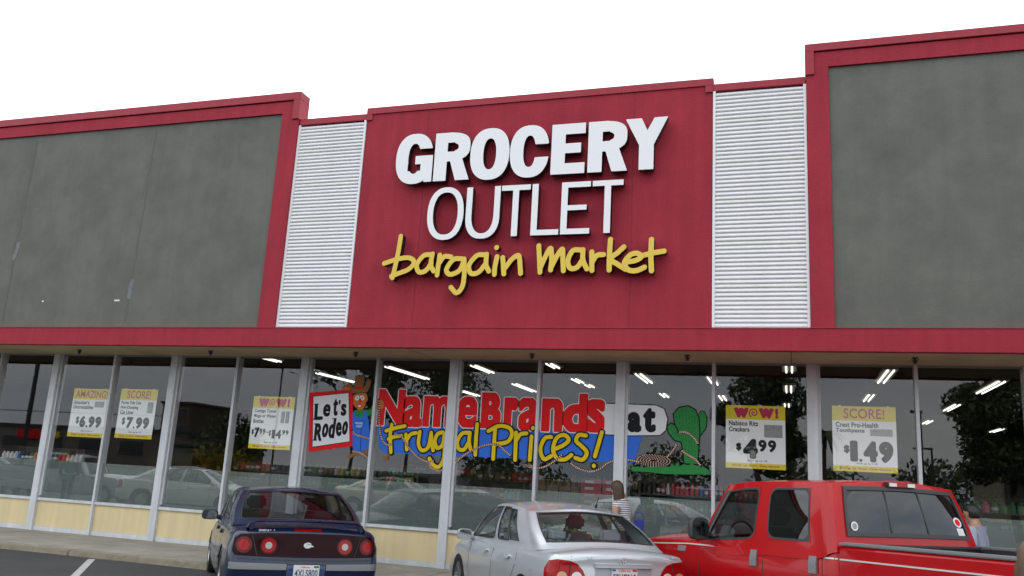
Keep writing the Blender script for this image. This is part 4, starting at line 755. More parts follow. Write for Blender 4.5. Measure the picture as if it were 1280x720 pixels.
# ------------------------------------------------------------------ cars. car space: x right, y forward from the rear bumper, z up
def interp(T, a): 
    T = np.array(T, float); return [float(np.interp(a, T[:, 0], T[:, k])) for k in range(1, T.shape[1])]
def pchip(T, a):
    """smooth table lookup"""
    T = np.array(T, float); i = int(np.clip(np.searchsorted(T[:, 0], a) - 1, 0, len(T) - 2)); x0, x1 = T[i, 0], T[i + 1, 0]; t = np.clip((a - x0) / (x1 - x0), 0, 1)
    def sl(k):
        if k <= 0 or k >= len(T) - 1: return np.zeros(T.shape[1])
        s0 = (T[k] - T[k - 1]) / (T[k, 0] - T[k - 1, 0]); s1 = (T[k + 1] - T[k]) / (T[k + 1, 0] - T[k, 0])
        return np.where(s0 * s1 > 0, 2 * s0 * s1 / (s0 + s1 + 1e-12), 0)
    m0, m1 = sl(i) * (x1 - x0), sl(i + 1) * (x1 - x0); v = (2 * t ** 3 - 3 * t * t + 1) * T[i] + (t ** 3 - 2 * t * t + t) * m0 + (3 * t * t - 2 * t ** 3) * T[i + 1] + (t ** 3 - t * t) * m1
    return [float(x) for x in v[1:]]
def car_body(sp):
    T = sp['T']; Lc = sp['L']; RR = sp.get('RR', .20); st = []
    e = [0, .012, .035, .07, .11, .16, .22]; mids = list(np.arange(.32, Lc - .3, .11)); cab = sp['cabin']
    mids = sorted(set([round(x, 3) for x in mids if all(abs(x - c) > .03 for c in cab)] + [cab[0], cab[0] + .04, cab[1] - .04, cab[1]]))
    A = e + mids + [Lc - x for x in e[::-1]]; secs = []
    for a in A:
        W, h0, hs, hc = pchip(T, a); d = min(a, Lc - a); k = 1 - math.sqrt(max(0, 1 - (1 - min(d, RR) / RR) ** 2)) if d < RR else 0
        W -= .5 * RR * k; hc -= .07 * k; hs -= .07 * k; h0 += .05 * k
        r = sp['r']; xs = .985 * W - sp.get('tuck', .02)
        pts = [(0, h0), (.7 * W, h0), (.9 * W, h0 + .02), (.965 * W, h0 + .08), (.99 * W, h0 + .2), (W, h0 + (hs - h0) * .45), (W * .999, h0 + (hs - h0) * .62), (W * .993, hs - r - (hs - h0) * .12), ]
        for t in (0, 18, 40, 65, 90): pts.append((xs - r + r * math.cos(math.radians(t)), hs - r + r * math.sin(math.radians(t))))
        q = xs - r
        if cab[0] + .02 < a < cab[1] - .02: pts += [(q * .97, hs), (q * .95, hs - .42), (q * .5, hs - .42), (0, hs - .42)]
        else: pts += [(q * (1 - t), hs + (hc - hs) * (1 - (1 - t) ** 2)) for t in (.12, .35, .65, 1)]
        secs.append(pts)
    n = len(secs[0]); V = []
    def warp(a, b, h):
        fr, ff = sp['rear'], sp['front']; k = max(0, 1 - a / .55); o = np.interp(h, [p[0] for p in fr], [p[1] for p in fr]) + sp.get('rcurve', .08) * (b / 0.85) ** 2
        k2 = max(0, 1 - (Lc - a) / .6); o2 = np.interp(h, [p[0] for p in ff], [p[1] for p in ff]) + sp.get('fcurve', .16) * (b / .85) ** 2
        return a + o * k - o2 * k2
    mb = MB(); mi_in = 1
    for a, pts in zip(A, secs):
        full = [(-b, h) for b, h in pts] + [(b, h) for b, h in pts[-2:0:-1]]      # closed ring: bottom centre, left up, top, right down
        V.append([(b, warp(a, b, h), h) for b, h in full])
    m = len(V[0]); mb.v = [p for r_ in V for p in r_]
    for i in range(len(V) - 1):
        ca = (A[i] + A[i + 1]) / 2
        for j in range(m):
            k = (j + 1) % m; idx = (i * m + j, (i + 1) * m + j, (i + 1) * m + k, i * m + k)
            jj = min(j, m - 1 - j); inner = cab[0] - .01 < ca < cab[1] + .01 and jj >= n - 5
            mb.f.append(idx); mb.m.append(1 if inner else 0)
    for i, rv in ((0, 0), (len(V) - 1, 1)):       # end caps as rows between mirrored points
        ring = V[i]; rows = []
        for j in range(0, n):
            l, r_ = ring[j], ring[(m - j) % m]; row = []
            if abs(l[0]) < 1e-6: row = [i * m + j]
            else:
                row = [i * m + j]
                for t in (.1, .22, .36, .5, .64, .78, .9):
                    b = l[0] + (r_[0] - l[0]) * t; a0 = 0 if rv == 0 else Lc; mb.v.append((b, warp(a0, b, l[2]), l[2])); row.append(len(mb.v) - 1)
                row.append(i * m + (m - j) % m)
            rows.append(row)
        for ra, rb in zip(rows, rows[1:]):
            if len(ra) == 1 or len(rb) == 1:
                c, o = (ra, rb) if len(ra) == 1 else (rb, ra)
                for q in range(len(o) - 1): mb.f.append((c[0], o[q], o[q + 1])); mb.m.append(0)
            else:
                for q in range(len(ra) - 1): mb.f.append((ra[q], ra[q + 1], rb[q + 1], rb[q])); mb.m.append(0)
    me = mb.mesh('body', [sp['paint'], M['inner'], M['plastic']], merge=True)
    # wheel arches
    cut = MB()
    for a in sp['axles']:
        for s in (-1, 1): cut.lathe([(0, s * .45), (sp['wr'] + .055, s * .45), (sp['wr'] + .055, s * 1.3), (0, s * 1.3)], 'x', (0, a, sp['wr']), 28)
    cm_ = cut.mesh('cut', M['plastic']); co = bpy.data.objects.new('cut', cm_); COL.objects.link(co)
    def fn(o):
        md = o.modifiers.new('b', 'BOOLEAN'); md.object = co; md.operation = 'DIFFERENCE'; md.solver = 'EXACT'
    try:
        me2 = modded(me, fn)
        if len(me2.polygons) > 100: me = me2
    except Exception: pass
    bpy.data.objects.remove(co)
    me.name = 'body'; me.materials.clear()
    for x in (sp['paint'], M['inner'], M['plastic']): me.materials.append(x)
    shade(me, 28); return me
def bvh_of(me): return BVHTree.FromPolygons([v.co.copy() for v in me.vertices], [tuple(p.vertices) for p in me.polygons])
def project(bv, loops, view, off, m_, parent, name, t=.004, step=.03):
    """lay a flat shape on the body. loops in (u, h): u is y for 'left'/'right', x for 'rear'/'front', (x, y) for 'top'; builds a thin solid shell"""
    cs, sn = math.cos(.6), math.sin(.6)
    D_ = {'rear_left': Vector((sn, cs, 0)), 'rear_right': Vector((-sn, cs, 0)), 'rear': Vector((0, 1, 0)), 'front': Vector((0, -1, 0)), 'left': Vector((1, 0, 0)), 'right': Vector((-1, 0, 0)), 'top': Vector((0, 0, -1))}[view]
    to3 = {'rear_left': lambda u, h: Vector((cs, -sn, 0)) * u - Vector((sn, cs, 0)) * 4 + Vector((0, 0, h)), 'rear_right': lambda u, h: Vector((cs, sn, 0)) * u - Vector((-sn, cs, 0)) * 4 + Vector((0, 0, h)), 'rear': lambda u, h: Vector((u, -3, h)), 'front': lambda u, h: Vector((u, 12, h)), 'left': lambda u, h: Vector((-3, u, h)), 'right': lambda u, h: Vector((3, u, h)), 'top': lambda u, h: Vector((u, h, 4))}[view]
    from mathutils.geometry import delaunay_2d_cdt
    vs, ed = [], []
    for lp in loops:
        P = []
        for a, b in zip(lp, list(lp[1:]) + [lp[0]]):
            a, b = np.array(a), np.array(b); k = max(1, int(np.hypot(*(b - a)) / step))
            P += [tuple(a + (b - a) * i / k) for i in range(k)]
        n0 = len(vs); vs += [Vector(p) for p in P]; ed += [(n0 + i, n0 + (i + 1) % len(P)) for i in range(len(P))]
    A, B = zip(*[(vs[a][:], vs[b][:]) for a, b in ed]); Pn = np.array([v[:] for v in vs])
    X, Z = np.meshgrid(np.arange(Pn[:, 0].min() + step * .6, Pn[:, 0].max(), step), np.arange(Pn[:, 1].min() + step * .6, Pn[:, 1].max(), step))
    if X.size:
        ok = inside(X, Z, A, B) & (d_segs(X, Z, A, B) > step * .4)
        vs += [Vector((x, z)) for x, z in zip(X[ok], Z[ok])]
    ov, oe, of, *_ = delaunay_2d_cdt(vs, ed, [], 0, 1e-6)
    ctr = np.array([np.mean([ov[i][:] for i in f], 0) for f in of]); keep = inside(ctr[:, 0], ctr[:, 1], A, B)
    hits = []; last = 0
    for v in ov:
        loc, nor, _, dist = bv.ray_cast(to3(v[0], v[1]), D_)
        if loc is None: hits.append(None)
        else: hits.append((loc - D_ * off, loc + D_ * t))
    mb = MB(); n = len(ov); good = lambda f: all(hits[i] is not None for i in f)
    top = [h[0] if h else Vector() for h in hits]; bot = [h[1] if h else Vector() for h in hits]; mb.v = [tuple(p) for p in top + bot]
    F_ = [tuple(f) for f, k in zip(of, keep) if k and good(f)]
    cnt = {}
    for f in F_:
        for a, b in zip(f, f[1:] + f[:1]): cnt[(a, b)] = 1
    for f in F_: mb.f.append(f); mb.m.append(0)
    for (a, b) in list(cnt):
        if (b, a) not in cnt: mb.f.append((a, b, b + n, a + n)); mb.m.append(0)
    if not mb.f: return None
    me = mb.mesh(name, m_); bm = bmesh.new(); bm.from_mesh(me); bmesh.ops.delete(bm, geom=[v for v in bm.verts if not v.link_faces], context='VERTS'); bm.to_mesh(me); bm.free(); shade(me, 40)
    return link(name, me, parent)
def surf_y(bv, x, z):
    l = bv.ray_cast(Vector((x, -3, z)), Vector((0, 1, 0)))[0]
    return l.y if l is not None else 0
def circle(x, z, r, n=20, sx=1): return [(x + r * sx * math.cos(i * 2 * math.pi / n), z + r * math.sin(i * 2 * math.pi / n)) for i in range(n)]
def line_loop(pts, w):
    """thin closed outline along a polyline"""
    P = [np.array(p, float) for p in pts]; L_, R2 = [], []
    for i, p in enumerate(P):
        d = (P[min(i + 1, len(P) - 1)] - P[max(i - 1, 0)]); d /= np.hypot(*d) + 1e-9; n_ = np.array((-d[1], d[0])) * w / 2; L_.append(tuple(p + n_)); R2.append(tuple(p - n_))
    return L_ + R2[::-1]
class Skirt:
    """the glasshouse: belt loop and roof loop joined by ruled, slightly bulging sides"""
    def __init__(s, ctrl, bulge, crown):
        s.u = [c[0] for c in ctrl]; s.U = s.u[-1]; s.b = [np.array(c[1], float) for c in ctrl]; s.r = [np.array(c[2], float) for c in ctrl]; s.bulge = bulge; s.crown = crown
    def cur(s, P, u):
        i = int(np.clip(np.searchsorted(s.u, u, side='right') - 1, 0, len(s.u) - 2)); t = (u - s.u[i]) / (s.u[i + 1] - s.u[i]); mir = np.array((-1, 1, 1.0))
        g = lambda k: P[k] if 0 <= k < len(P) else (P[-k] * mir if k < 0 else P[2 * (len(P) - 1) - k] * mir); U = lambda k: s.u[k] if 0 <= k < len(P) else (-s.u[-k] if k < 0 else 2 * s.U - s.u[2 * (len(P) - 1) - k])
        p0, p1, p2, p3 = g(i - 1), g(i), g(i + 1), g(i + 2); u0, u1, u2, u3 = U(i - 1), U(i), U(i + 1), U(i + 2)
        m1 = (p2 - p0) / (u2 - u0) * (u2 - u1); m2 = (p3 - p1) / (u3 - u1) * (u2 - u1)
        return (2 * t ** 3 - 3 * t * t + 1) * p1 + (t ** 3 - 2 * t * t + t) * m1 + (3 * t * t - 2 * t ** 3) * p2 + (t ** 3 - t * t) * m2
    def S(s, u, v):
        """points are stored as (x, y, z) of the LEFT side: x negative"""
        sg = 1
        if u < 0: u, sg = -u, -1
        if u > s.U: u, sg = 2 * s.U - u, -sg
        b, r = s.cur(s.b, u), s.cur(s.r, u); p = b + (r - b) * v
        d = np.array((b[0] * .9, (b[1] - s.cy) * .25, 0)); l = np.hypot(d[0], d[1]) + 1e-6; p = p + d / l * s.bulge * math.sin(math.pi * max(0, min(1, v)))
        return (p[0] * sg, p[1], p[2])
    cy = 2.2
def make_house(sk, windows, paint, glassm, seal, parent, us=.14, vb=-.12, rnd=3.2):
    """windows: (name, u0, u1, v0, v1, seal width in m, chamfer)"""
    U = sk.U; lo = -sk.ulo; hi = 2 * U - sk.ulo; ul = set(); vl = {vb, 0.0, 1.0}
    W_ = []
    for nm, u0, u1, v0, v1, sw, gm in windows:
        um, vm = (u0 + u1) / 2, (v0 + v1) / 2
        du = np.linalg.norm(np.subtract(sk.S(um + .05, vm), sk.S(um - .05, vm))) / .1; dv_ = np.linalg.norm(np.subtract(sk.S(um, .55), sk.S(um, .45))) / .1
        a, b_ = sw / du, sw / dv_; W_.append((nm, u0, u1, v0, v1, a, b_, gm)); ul |= {u0, u1, u0 + a, u1 - a, u0 + 3 * a, u1 - 3 * a}; vl |= {v0, v1, v0 + b_, v1 - b_, v0 + 3 * b_, v1 - 3 * b_}
    ul |= {lo, hi}; base = sorted(ul); ul = []
    for a, b_ in zip(base, base[1:]):
        k = max(1, int(math.ceil((b_ - a) / us))); ul += [a + (b_ - a) * i / k for i in range(k)]
    ul.append(hi); bv_ = sorted(vl); vl = []
    for a, b_ in zip(bv_, bv_[1:]):
        k = max(1, int(math.ceil((b_ - a) / .16))); vl += [a + (b_ - a) * i / k for i in range(k)]
    vl.append(1.0); vl = [v for i, v in enumerate(vl) if i == 0 or v - vl[i - 1] > 1e-5]
    shell = MB(); gl = {w[0] + str(i): (MB(), MB(), w) for i, w in enumerate(W_)}
    for i in range(len(ul) - 1):
        if ul[i + 1] - ul[i] < 1e-6: continue
        for j in range(len(vl) - 1):
            uc, vc = (ul[i] + ul[i + 1]) / 2, (vl[j] + vl[j + 1]) / 2; q = [(ul[i], vl[j]), (ul[i + 1], vl[j]), (ul[i + 1], vl[j + 1]), (ul[i], vl[j + 1])]; done = False
            for key, (g_, s_, w) in gl.items():
                nm, u0, u1, v0, v1, a, b_, gm = w
                if u0 < uc < u1 and v0 < vc < v1:
                    eu = min(uc - u0, u1 - uc); ev = min(vc - v0, v1 - vc); corner = eu < 3 * a and ev < 3 * b_ and not (eu < a and ev < b_)
                    pts = [sk.S(*p) for p in q]
                    (s_ if (eu < a or ev < b_) or (eu < 2 * a and ev < 2 * b_ and False) else g_).add(pts, [(0, 1, 2, 3)]); done = True
                    break
            if not done: shell.add([sk.S(*p) for p in q], [(0, 1, 2, 3)])
    # roof
    us_ = [0] + list(np.arange(.12, U, .12)) + [U]; rows = []
    for u in us_:
        l = sk.S(u, 1.0); rows.append([(l[0] * (1 - 2 * t), l[1], l[2] + sk.crown * (1 - (1 - 2 * t) ** 2) * min(1, abs(l[0]) / .45)) for t in np.linspace(0, 1, 11)])
    # keep the rows in order along the car
    for ra, rb in zip(rows, rows[1:]):
        for k in range(10): shell.add([ra[k], ra[k + 1], rb[k + 1], rb[k]], [(0, 1, 2, 3)])
    sh = shell.mesh('cab_shell', paint, merge=True); 
    sh = modded(sh, lambda o: (setattr(o.modifiers.new('s', 'SOLIDIFY'), 'thickness', .018), setattr(o.modifiers['s'], 'offset', -1))); sh.materials.clear(); sh.materials.append(paint); shade(sh, 32)
    link('cab_shell', sh, parent); out = []
    for key, (g_, s_, w) in gl.items():
        if not g_.f: continue
        so = s_.mesh('window_seal', seal, merge=True); so = modded(so, lambda o: (setattr(o.modifiers.new('s', 'SOLIDIFY'), 'thickness', .02), setattr(o.modifiers['s'], 'offset', -.6))); so.materials.clear(); so.materials.append(seal); so = link('window_seal', so, parent)
        nm, u0, u1, v0, v1, a, b_, _g = w; gs = MB()
        for (cu, cv, su, sv) in ((u0 + a, v0 + b_, 1, 1), (u1 - a, v0 + b_, -1, 1), (u1 - a, v1 - b_, -1, -1), (u0 + a, v1 - b_, 1, -1)):
            ru, rv_ = a * rnd, b_ * rnd; arc = [(cu + su * ru * (1 - math.sin(t)), cv + sv * rv_ * (1 - math.cos(t))) for t in np.linspace(0, math.pi / 2, 7)]
            P3 = [Vector(sk.S(*q)) for q in [(cu - su * a * .3, cv - sv * b_ * .3)] + arc]; c0 = Vector((0, P3[0].y * .25 + sk.cy * .75, P3[0].z)); out_ = [p_ + (p_ - c0).normalized() * .003 for p_ in P3]
            gs.add([tuple(p_) for p_ in out_], [(0, i, i + 1) for i in range(1, len(out_) - 1)])
            if abs(u1 - u0) > .5: link('seal_corner', gs.mesh('seal_corner', seal), so)
            gs = MB()
        for (cu, cv, su, sv) in ((u0, v0, 1, 1), (u1, v0, -1, 1), (u1, v1, -1, -1), (u0, v1, 1, -1)):
            if abs(u1 - u0) < .5: continue
            ru, rv_ = a * (rnd + .6), b_ * (rnd + .6); arc = [(cu + su * ru * (1 - math.sin(t)), cv + sv * rv_ * (1 - math.cos(t))) for t in np.linspace(0, math.pi / 2, 7)]
            P3 = [Vector(sk.S(*q)) for q in [(cu - su * a * .25, cv - sv * b_ * .25)] + arc]; c0 = Vector((0, P3[0].y * .25 + sk.cy * .75, P3[0].z)); out_ = [p_ + (p_ - c0).normalized() * .0045 for p_ in P3]
            gs = MB(); gs.add([tuple(p_) for p_ in out_], [(0, i, i + 1) for i in range(1, len(out_) - 1)]); link('frame_corner', gs.mesh('frame_corner', paint), so)
        gm_ = g_.mesh('window_glass', w[7], merge=True); shade(gm_, 60); o = link(w[0], gm_, so); out.append(o)
    return out
def wheel(parent, x, y, r, w, side, rimm, rake=0):
    e = MB(); s = side; zz = r + math.tan(math.radians(rake)) * y
    e.lathe([(r * .62, s * -w / 2), (r * .9, s * -w / 2), (r, s * -w * .32), (r, s * w * .32), (r * .93, s * w * .48), (r * .64, s * w / 2), (r * .62, s * w * .40), (r * .62, s * -w / 2)], 'x', (x, y, zz), 28)
    ty = e.build('wheel', M['rubber'], parent, smooth=40)
    e = MB(); e.lathe([(0, s * w * .34), (r * .12, s * w * .36), (r * .14, s * w * .30)], 'x', (x, y, zz), 16); e.lathe([(r * .63, s * w * .46), (r * .60, s * w * .40), (r * .54, s * w * .12), (0.0, s * w * .08)], 'x', (x, y, zz), 28)
    for k in range(7):
        t = k * 2 * math.pi / 7; p0 = Vector((x + s * w * .30, y + r * .1 * math.cos(t), zz + r * .1 * math.sin(t))); p1 = Vector((x + s * w * .36, y + r * .59 * math.cos(t), zz + r * .59 * math.sin(t))); e.bar(p0, p1, r * .07, 6, r2=r * .05)
    e.build('rim', rimm, ty, smooth=35)
def rbox(mb, c, s, mi=0): return mb.box(c[0] - s[0] / 2, c[0] + s[0] / 2, c[1] - s[1] / 2, c[1] + s[1] / 2, c[2] - s[2] / 2, c[2] + s[2] / 2, mi)
def seats(root, rows, m_):
    for (y, ztop, xs, w, hz, hw, hh) in rows:
        for x in xs:
            b = MB(); rbox(b, (x, y, ztop - .3), (w, .12, .6)); me = b.mesh('seat', m_, bevel=.05); shade(me, 50); so = link('seat', me, root)
            b = MB(); rbox(b, (x, y - .01, hz), (hw, .10, hh)); me = b.mesh('headrest', m_, bevel=.035); shade(me, 50); link('headrest', me, so)
def mirror(root, x, y, z, paint, w=.20, h=.13, d=.10, mg='mirr'):
    b = MB(); P = []
    s = -1 if x < 0 else 1
    for k, (yy, sc) in enumerate(((-d / 2, .94), (-d / 2 + .012, 1), (d * .2, .95), (d / 2, .55))): 
        ring = [(x + s * w / 2 + sc * w / 2 * math.copysign(abs(math.cos(t)) ** .55, math.cos(t)), y + yy, z + sc * h / 2 * math.copysign(abs(math.sin(t)) ** .55, math.sin(t))) for t in np.arange(20) * math.pi / 10]; P += ring
    b.add(P, [(j * 20 + i, j * 20 + (i + 1) % 20, (j + 1) * 20 + (i + 1) % 20, (j + 1) * 20 + i) for j in range(3) for i in range(20)] + [tuple(range(19, -1, -1)), tuple(range(60, 80))])
    b.bar((x - s * .05, y + .02, z - h * .3), (x + s * .05, y + .01, z - h * .15), .035, 8)
    o = b.build('wing_mirror', paint, root, smooth=40)
    b = MB(); b.add([(x + s * w / 2 + .86 * w / 2 * math.copysign(abs(math.cos(t)) ** .55, math.cos(t)), y - d / 2 - .003, z + .84 * h / 2 * math.copysign(abs(math.sin(t)) ** .55, math.sin(t))) for t in np.arange(20) * math.pi / 10], [tuple(range(20))]); b.build('mirror_glass', M[mg], o)
def place(o, x, y, deg, z=GZ, rake=0): o.location = (x, y, z); o.rotation_euler = (math.radians(-rake), 0, math.radians(deg)); return o
# ---- silver sedan
def sedan_silver():
    r = empty('parked_car', label='silver four door sedan parked nose in between the blue car and the red pickup', cat='car')
    sp = dict(L=4.58, paint=M['silver'], r=.09, tuck=.02, axles=(.95, 3.64), wr=.31, cabin=(1.02, 3.45), RR=.15, rear=[(.2, .07), (.45, .0), (.60, .015), (.66, .065), (.85, .08), (.95, .07), (1.03, .11)], front=[(.2, .05), (.5, 0), (.7, .08), (.85, .3)], rcurve=.09,
              T=[(0, .835, .25, .955, 1.005), (.3, .847, .20, .96, 1.02), (.62, .85, .19, .96, 1.03), (1.2, .852, .18, .955, 1.0), (2.2, .852, .18, .935, 1.0), (3.2, .85, .18, .91, 1.0), (3.6, .84, .19, .88, .985), (4.1, .82, .2, .80, .88), (4.45, .78, .22, .72, .80), (4.58, .74, .25, .66, .74)])
    me = car_body(sp); body = link('body', me, r); bv = bvh_of(me)
    sk = Skirt([(0, (0, .55, 1.045), (0, 1.22, 1.385)), (1, (-.70, .64, 1.015), (-.58, 1.35, 1.352)), (1.6, (-.76, .92, .985), (-.605, 1.60, 1.375)), (2, (-.78, 1.22, .965), (-.62, 1.80, 1.40)), (3, (-.79, 2.12, .945), (-.63, 2.24, 1.418)), (4, (-.77, 3.10, .92), (-.60, 2.62, 1.395)), (4.7, (-.70, 3.45, .91), (-.555, 2.72, 1.372)), (5.7, (0, 3.74, .985), (0, 2.86, 1.395))], .035, .055); sk.ulo = 4.45
    G = M['carglass']
    make_house(sk, [('rear_window', -.95, .95, .06, .97, .022, G), ('side_window', 2.02, 2.40, .10, .90, .014, G), ('side_window', 2.42, 2.94, .07, .93, .016, G), ('side_window', 3.06, 4.28, .07, .93, .016, G),
                    ('side_window', -2.40, -2.02, .10, .90, .014, G), ('side_window', -2.94, -2.42, .07, .93, .016, G), ('side_window', -4.28, -3.06, .07, .93, .016, G), ('windscreen', 4.82, 6.58, .04, .96, .02, G)], M['silver'], G, M['rubber'], r)
    for s in (-1, 1):
        mir = lambda lp: [(s * u, h) for u, h in lp]
        vw = 'rear_left' if s < 0 else 'rear_right'; tl = [(.855, .80), (.80, .885), (.70, .905), (.575, .895), (.50, .865), (.445, .80), (.41, .72), (.42, .665), (.48, .635), (.80, .635), (.86, .68)]
        o = project(bv, [mir(tl)], vw, .012, M['pred_t'], r, 'tail_light', step=.016)
        ob = bvh_of(o.data) if o else bv
        for x, m_ in ((.50, 'lens'), (.645, 'amber')): project(ob, [circle(s * x, .735, .050)], vw, .006, M[m_], o, 'lamp_lens', step=.02)
        project(ob, [line_loop([(s * .562, .885), (s * .572, .78), (s * .59, .645)], .010)], vw, .004, M['rubber'], o, 'lamp_seam', step=.02)
        project(bv, [line_loop([(s * .585, .965), (s * .60, .905)], .007)], 'rear', .002, M['rubber'], r, 'boot_seam')
        sd = 'left' if s < 0 else 'right'
        for pts in ([(2.12, .93), (2.11, .6), (2.16, .30)], [(1.25, .95), (1.22, .75), (1.32, .62), (1.42, .5)], [(3.12, .90), (3.13, .6), (3.05, .30)]): project(bv, [line_loop(pts, .008)], sd, .0015, M['rubber'], r, 'door_seam', step=.05)
        for y in (1.42, 2.32): project(bv, [[(y, .825), (y + .02, .80), (y + .15, .80), (y + .17, .825), (y + .15, .842), (y + .02, .842)]], sd, .028, M['silver'], r, 'door_handle', step=.02)
        mirror(r, s * .81, 3.18, .97, M['silver'], .20, .145, mg='mirr2')
    project(bv, [[(.57, .70), (.57, .735), (.59, .75), (.72, .75), (.74, .735), (.74, .70), (.72, .60), (.59, .60)]], 'left', .002, M['silver'], r, 'fuel_flap')
    project(bv, [[(-.34, .835), (.34, .835), (.345, .872), (-.345, .872)]], 'rear', .032, M['silver'], r, 'plate_garnish', step=.03)
    project(bv, [[(-.33, .672), (.33, .672), (.34, .84), (-.34, .84)]], 'rear', .001, mat('plate_recess_silver', (.36, .38, .41), .4, .3), r, 'plate_recess', step=.04)
    pl = empty('plate_holder', (0, 0, 0)); pl.parent = r
    b = MB(); b.box(-.153, .153, .062, .068, .675, .828); po = b.build('number_plate', M['plate'], r, bevel=.002); bpy.data.objects.remove(pl)
    link('plate_text', text_mesh('5BVC010', -.135, .135, .69, .775, .0615, .001, M['ink'], .02), po); link('plate_state', text_mesh('California', -.07, .07, .795, .822, .0615, .001, M['pred'], .01), po)
    b = MB(); b.box(.095, .145, .0605, .0615, .80, .822); b.build('plate_sticker', M['pred'], po); b = MB(); b.box(-.145, -.105, .0605, .0615, .80, .822); b.build('plate_sticker', M['pblu'], po)
    ring = lambda x, z, rx, rz, w: [circle(x, z, rz, 24, rx / rz), circle(x, z, rz - w, 24, (rx - w) / (rz - w))]
    yb = .04
    for (x, z, rx, rz) in ((0, .900, .062, .042), (0, .917, .038, .022), (0, .897, .020, .038)): link('rear_badge', loops_mesh([ring(x, z, rx, rz, .008)[0], ring(x, z, rx, rz, .008)[1][::-1]], surf_y(bv, 0, .9) - .010 + (.001 if rz < .04 else 0), .014, M['badge']), r)
    for txt, x0, x1, z0, z1 in (('COROLLA', .44, .70, .932, .955), ('LE', -.42, -.36, .915, .935)): link('rear_badge', text_mesh(txt, x0, x1, z0, z1, surf_y(bv, (x0 + x1) / 2, (z0 + z1) / 2) + .008, .014, M['badge'], .01), r)
    b = MB(); b.bar((0.28, 1.46, 1.43), (.28, 1.44, 1.47), .022, 8, r2=.012); b.bar((.28, 1.44, 1.46), (.28, 1.38, 1.56), .006, 6); b.build('antenna', M['rubber'], r)
    b = MB(); rbox(b, (0, .83, .985), (1.1, .5, .03)); b.build('parcel_shelf', M['seatg'], r, bevel=.01)
    b = MB(); b.box(-.09, .11, .78, .82, 1.0, 1.03); b.build('high_brake_light', M['pred_t'], r)
    seats(r, [(1.22, 1.02, (-.36, .36), .62, 1.10, .27, .15), (2.35, 1.10, (-.38, .38), .46, 1.21, .26, .17)], M['seatg'])
    b = MB(); rbox(b, (0, 3.25, .90), (1.35, .35, .12)); b.build('dashboard', M['inner'], r, bevel=.03)
    b = MB(); b.lathe([(.175, 0), (.19, .012), (.19, .03), (.175, .04), (.165, .02), (.175, 0)], 'y', (-.38, 2.95, .90), 20); b.build('steering_wheel', M['inner'], r)
    for a in sp['axles']:
        for s in (-1, 1): wheel(r, s * .745, a, .31, .2, s, M['rim'], 1.0)
    project(bv, [line_loop([(-.82, .62), (-.5, .61), (0, .608), (.5, .61), (.82, .62)], .008)], 'rear', .002, M['rubber'], r, 'bumper_seam')
    return r
silver = place(sedan_silver(), -1.67, -3.43, 36.7, rake=1.0)
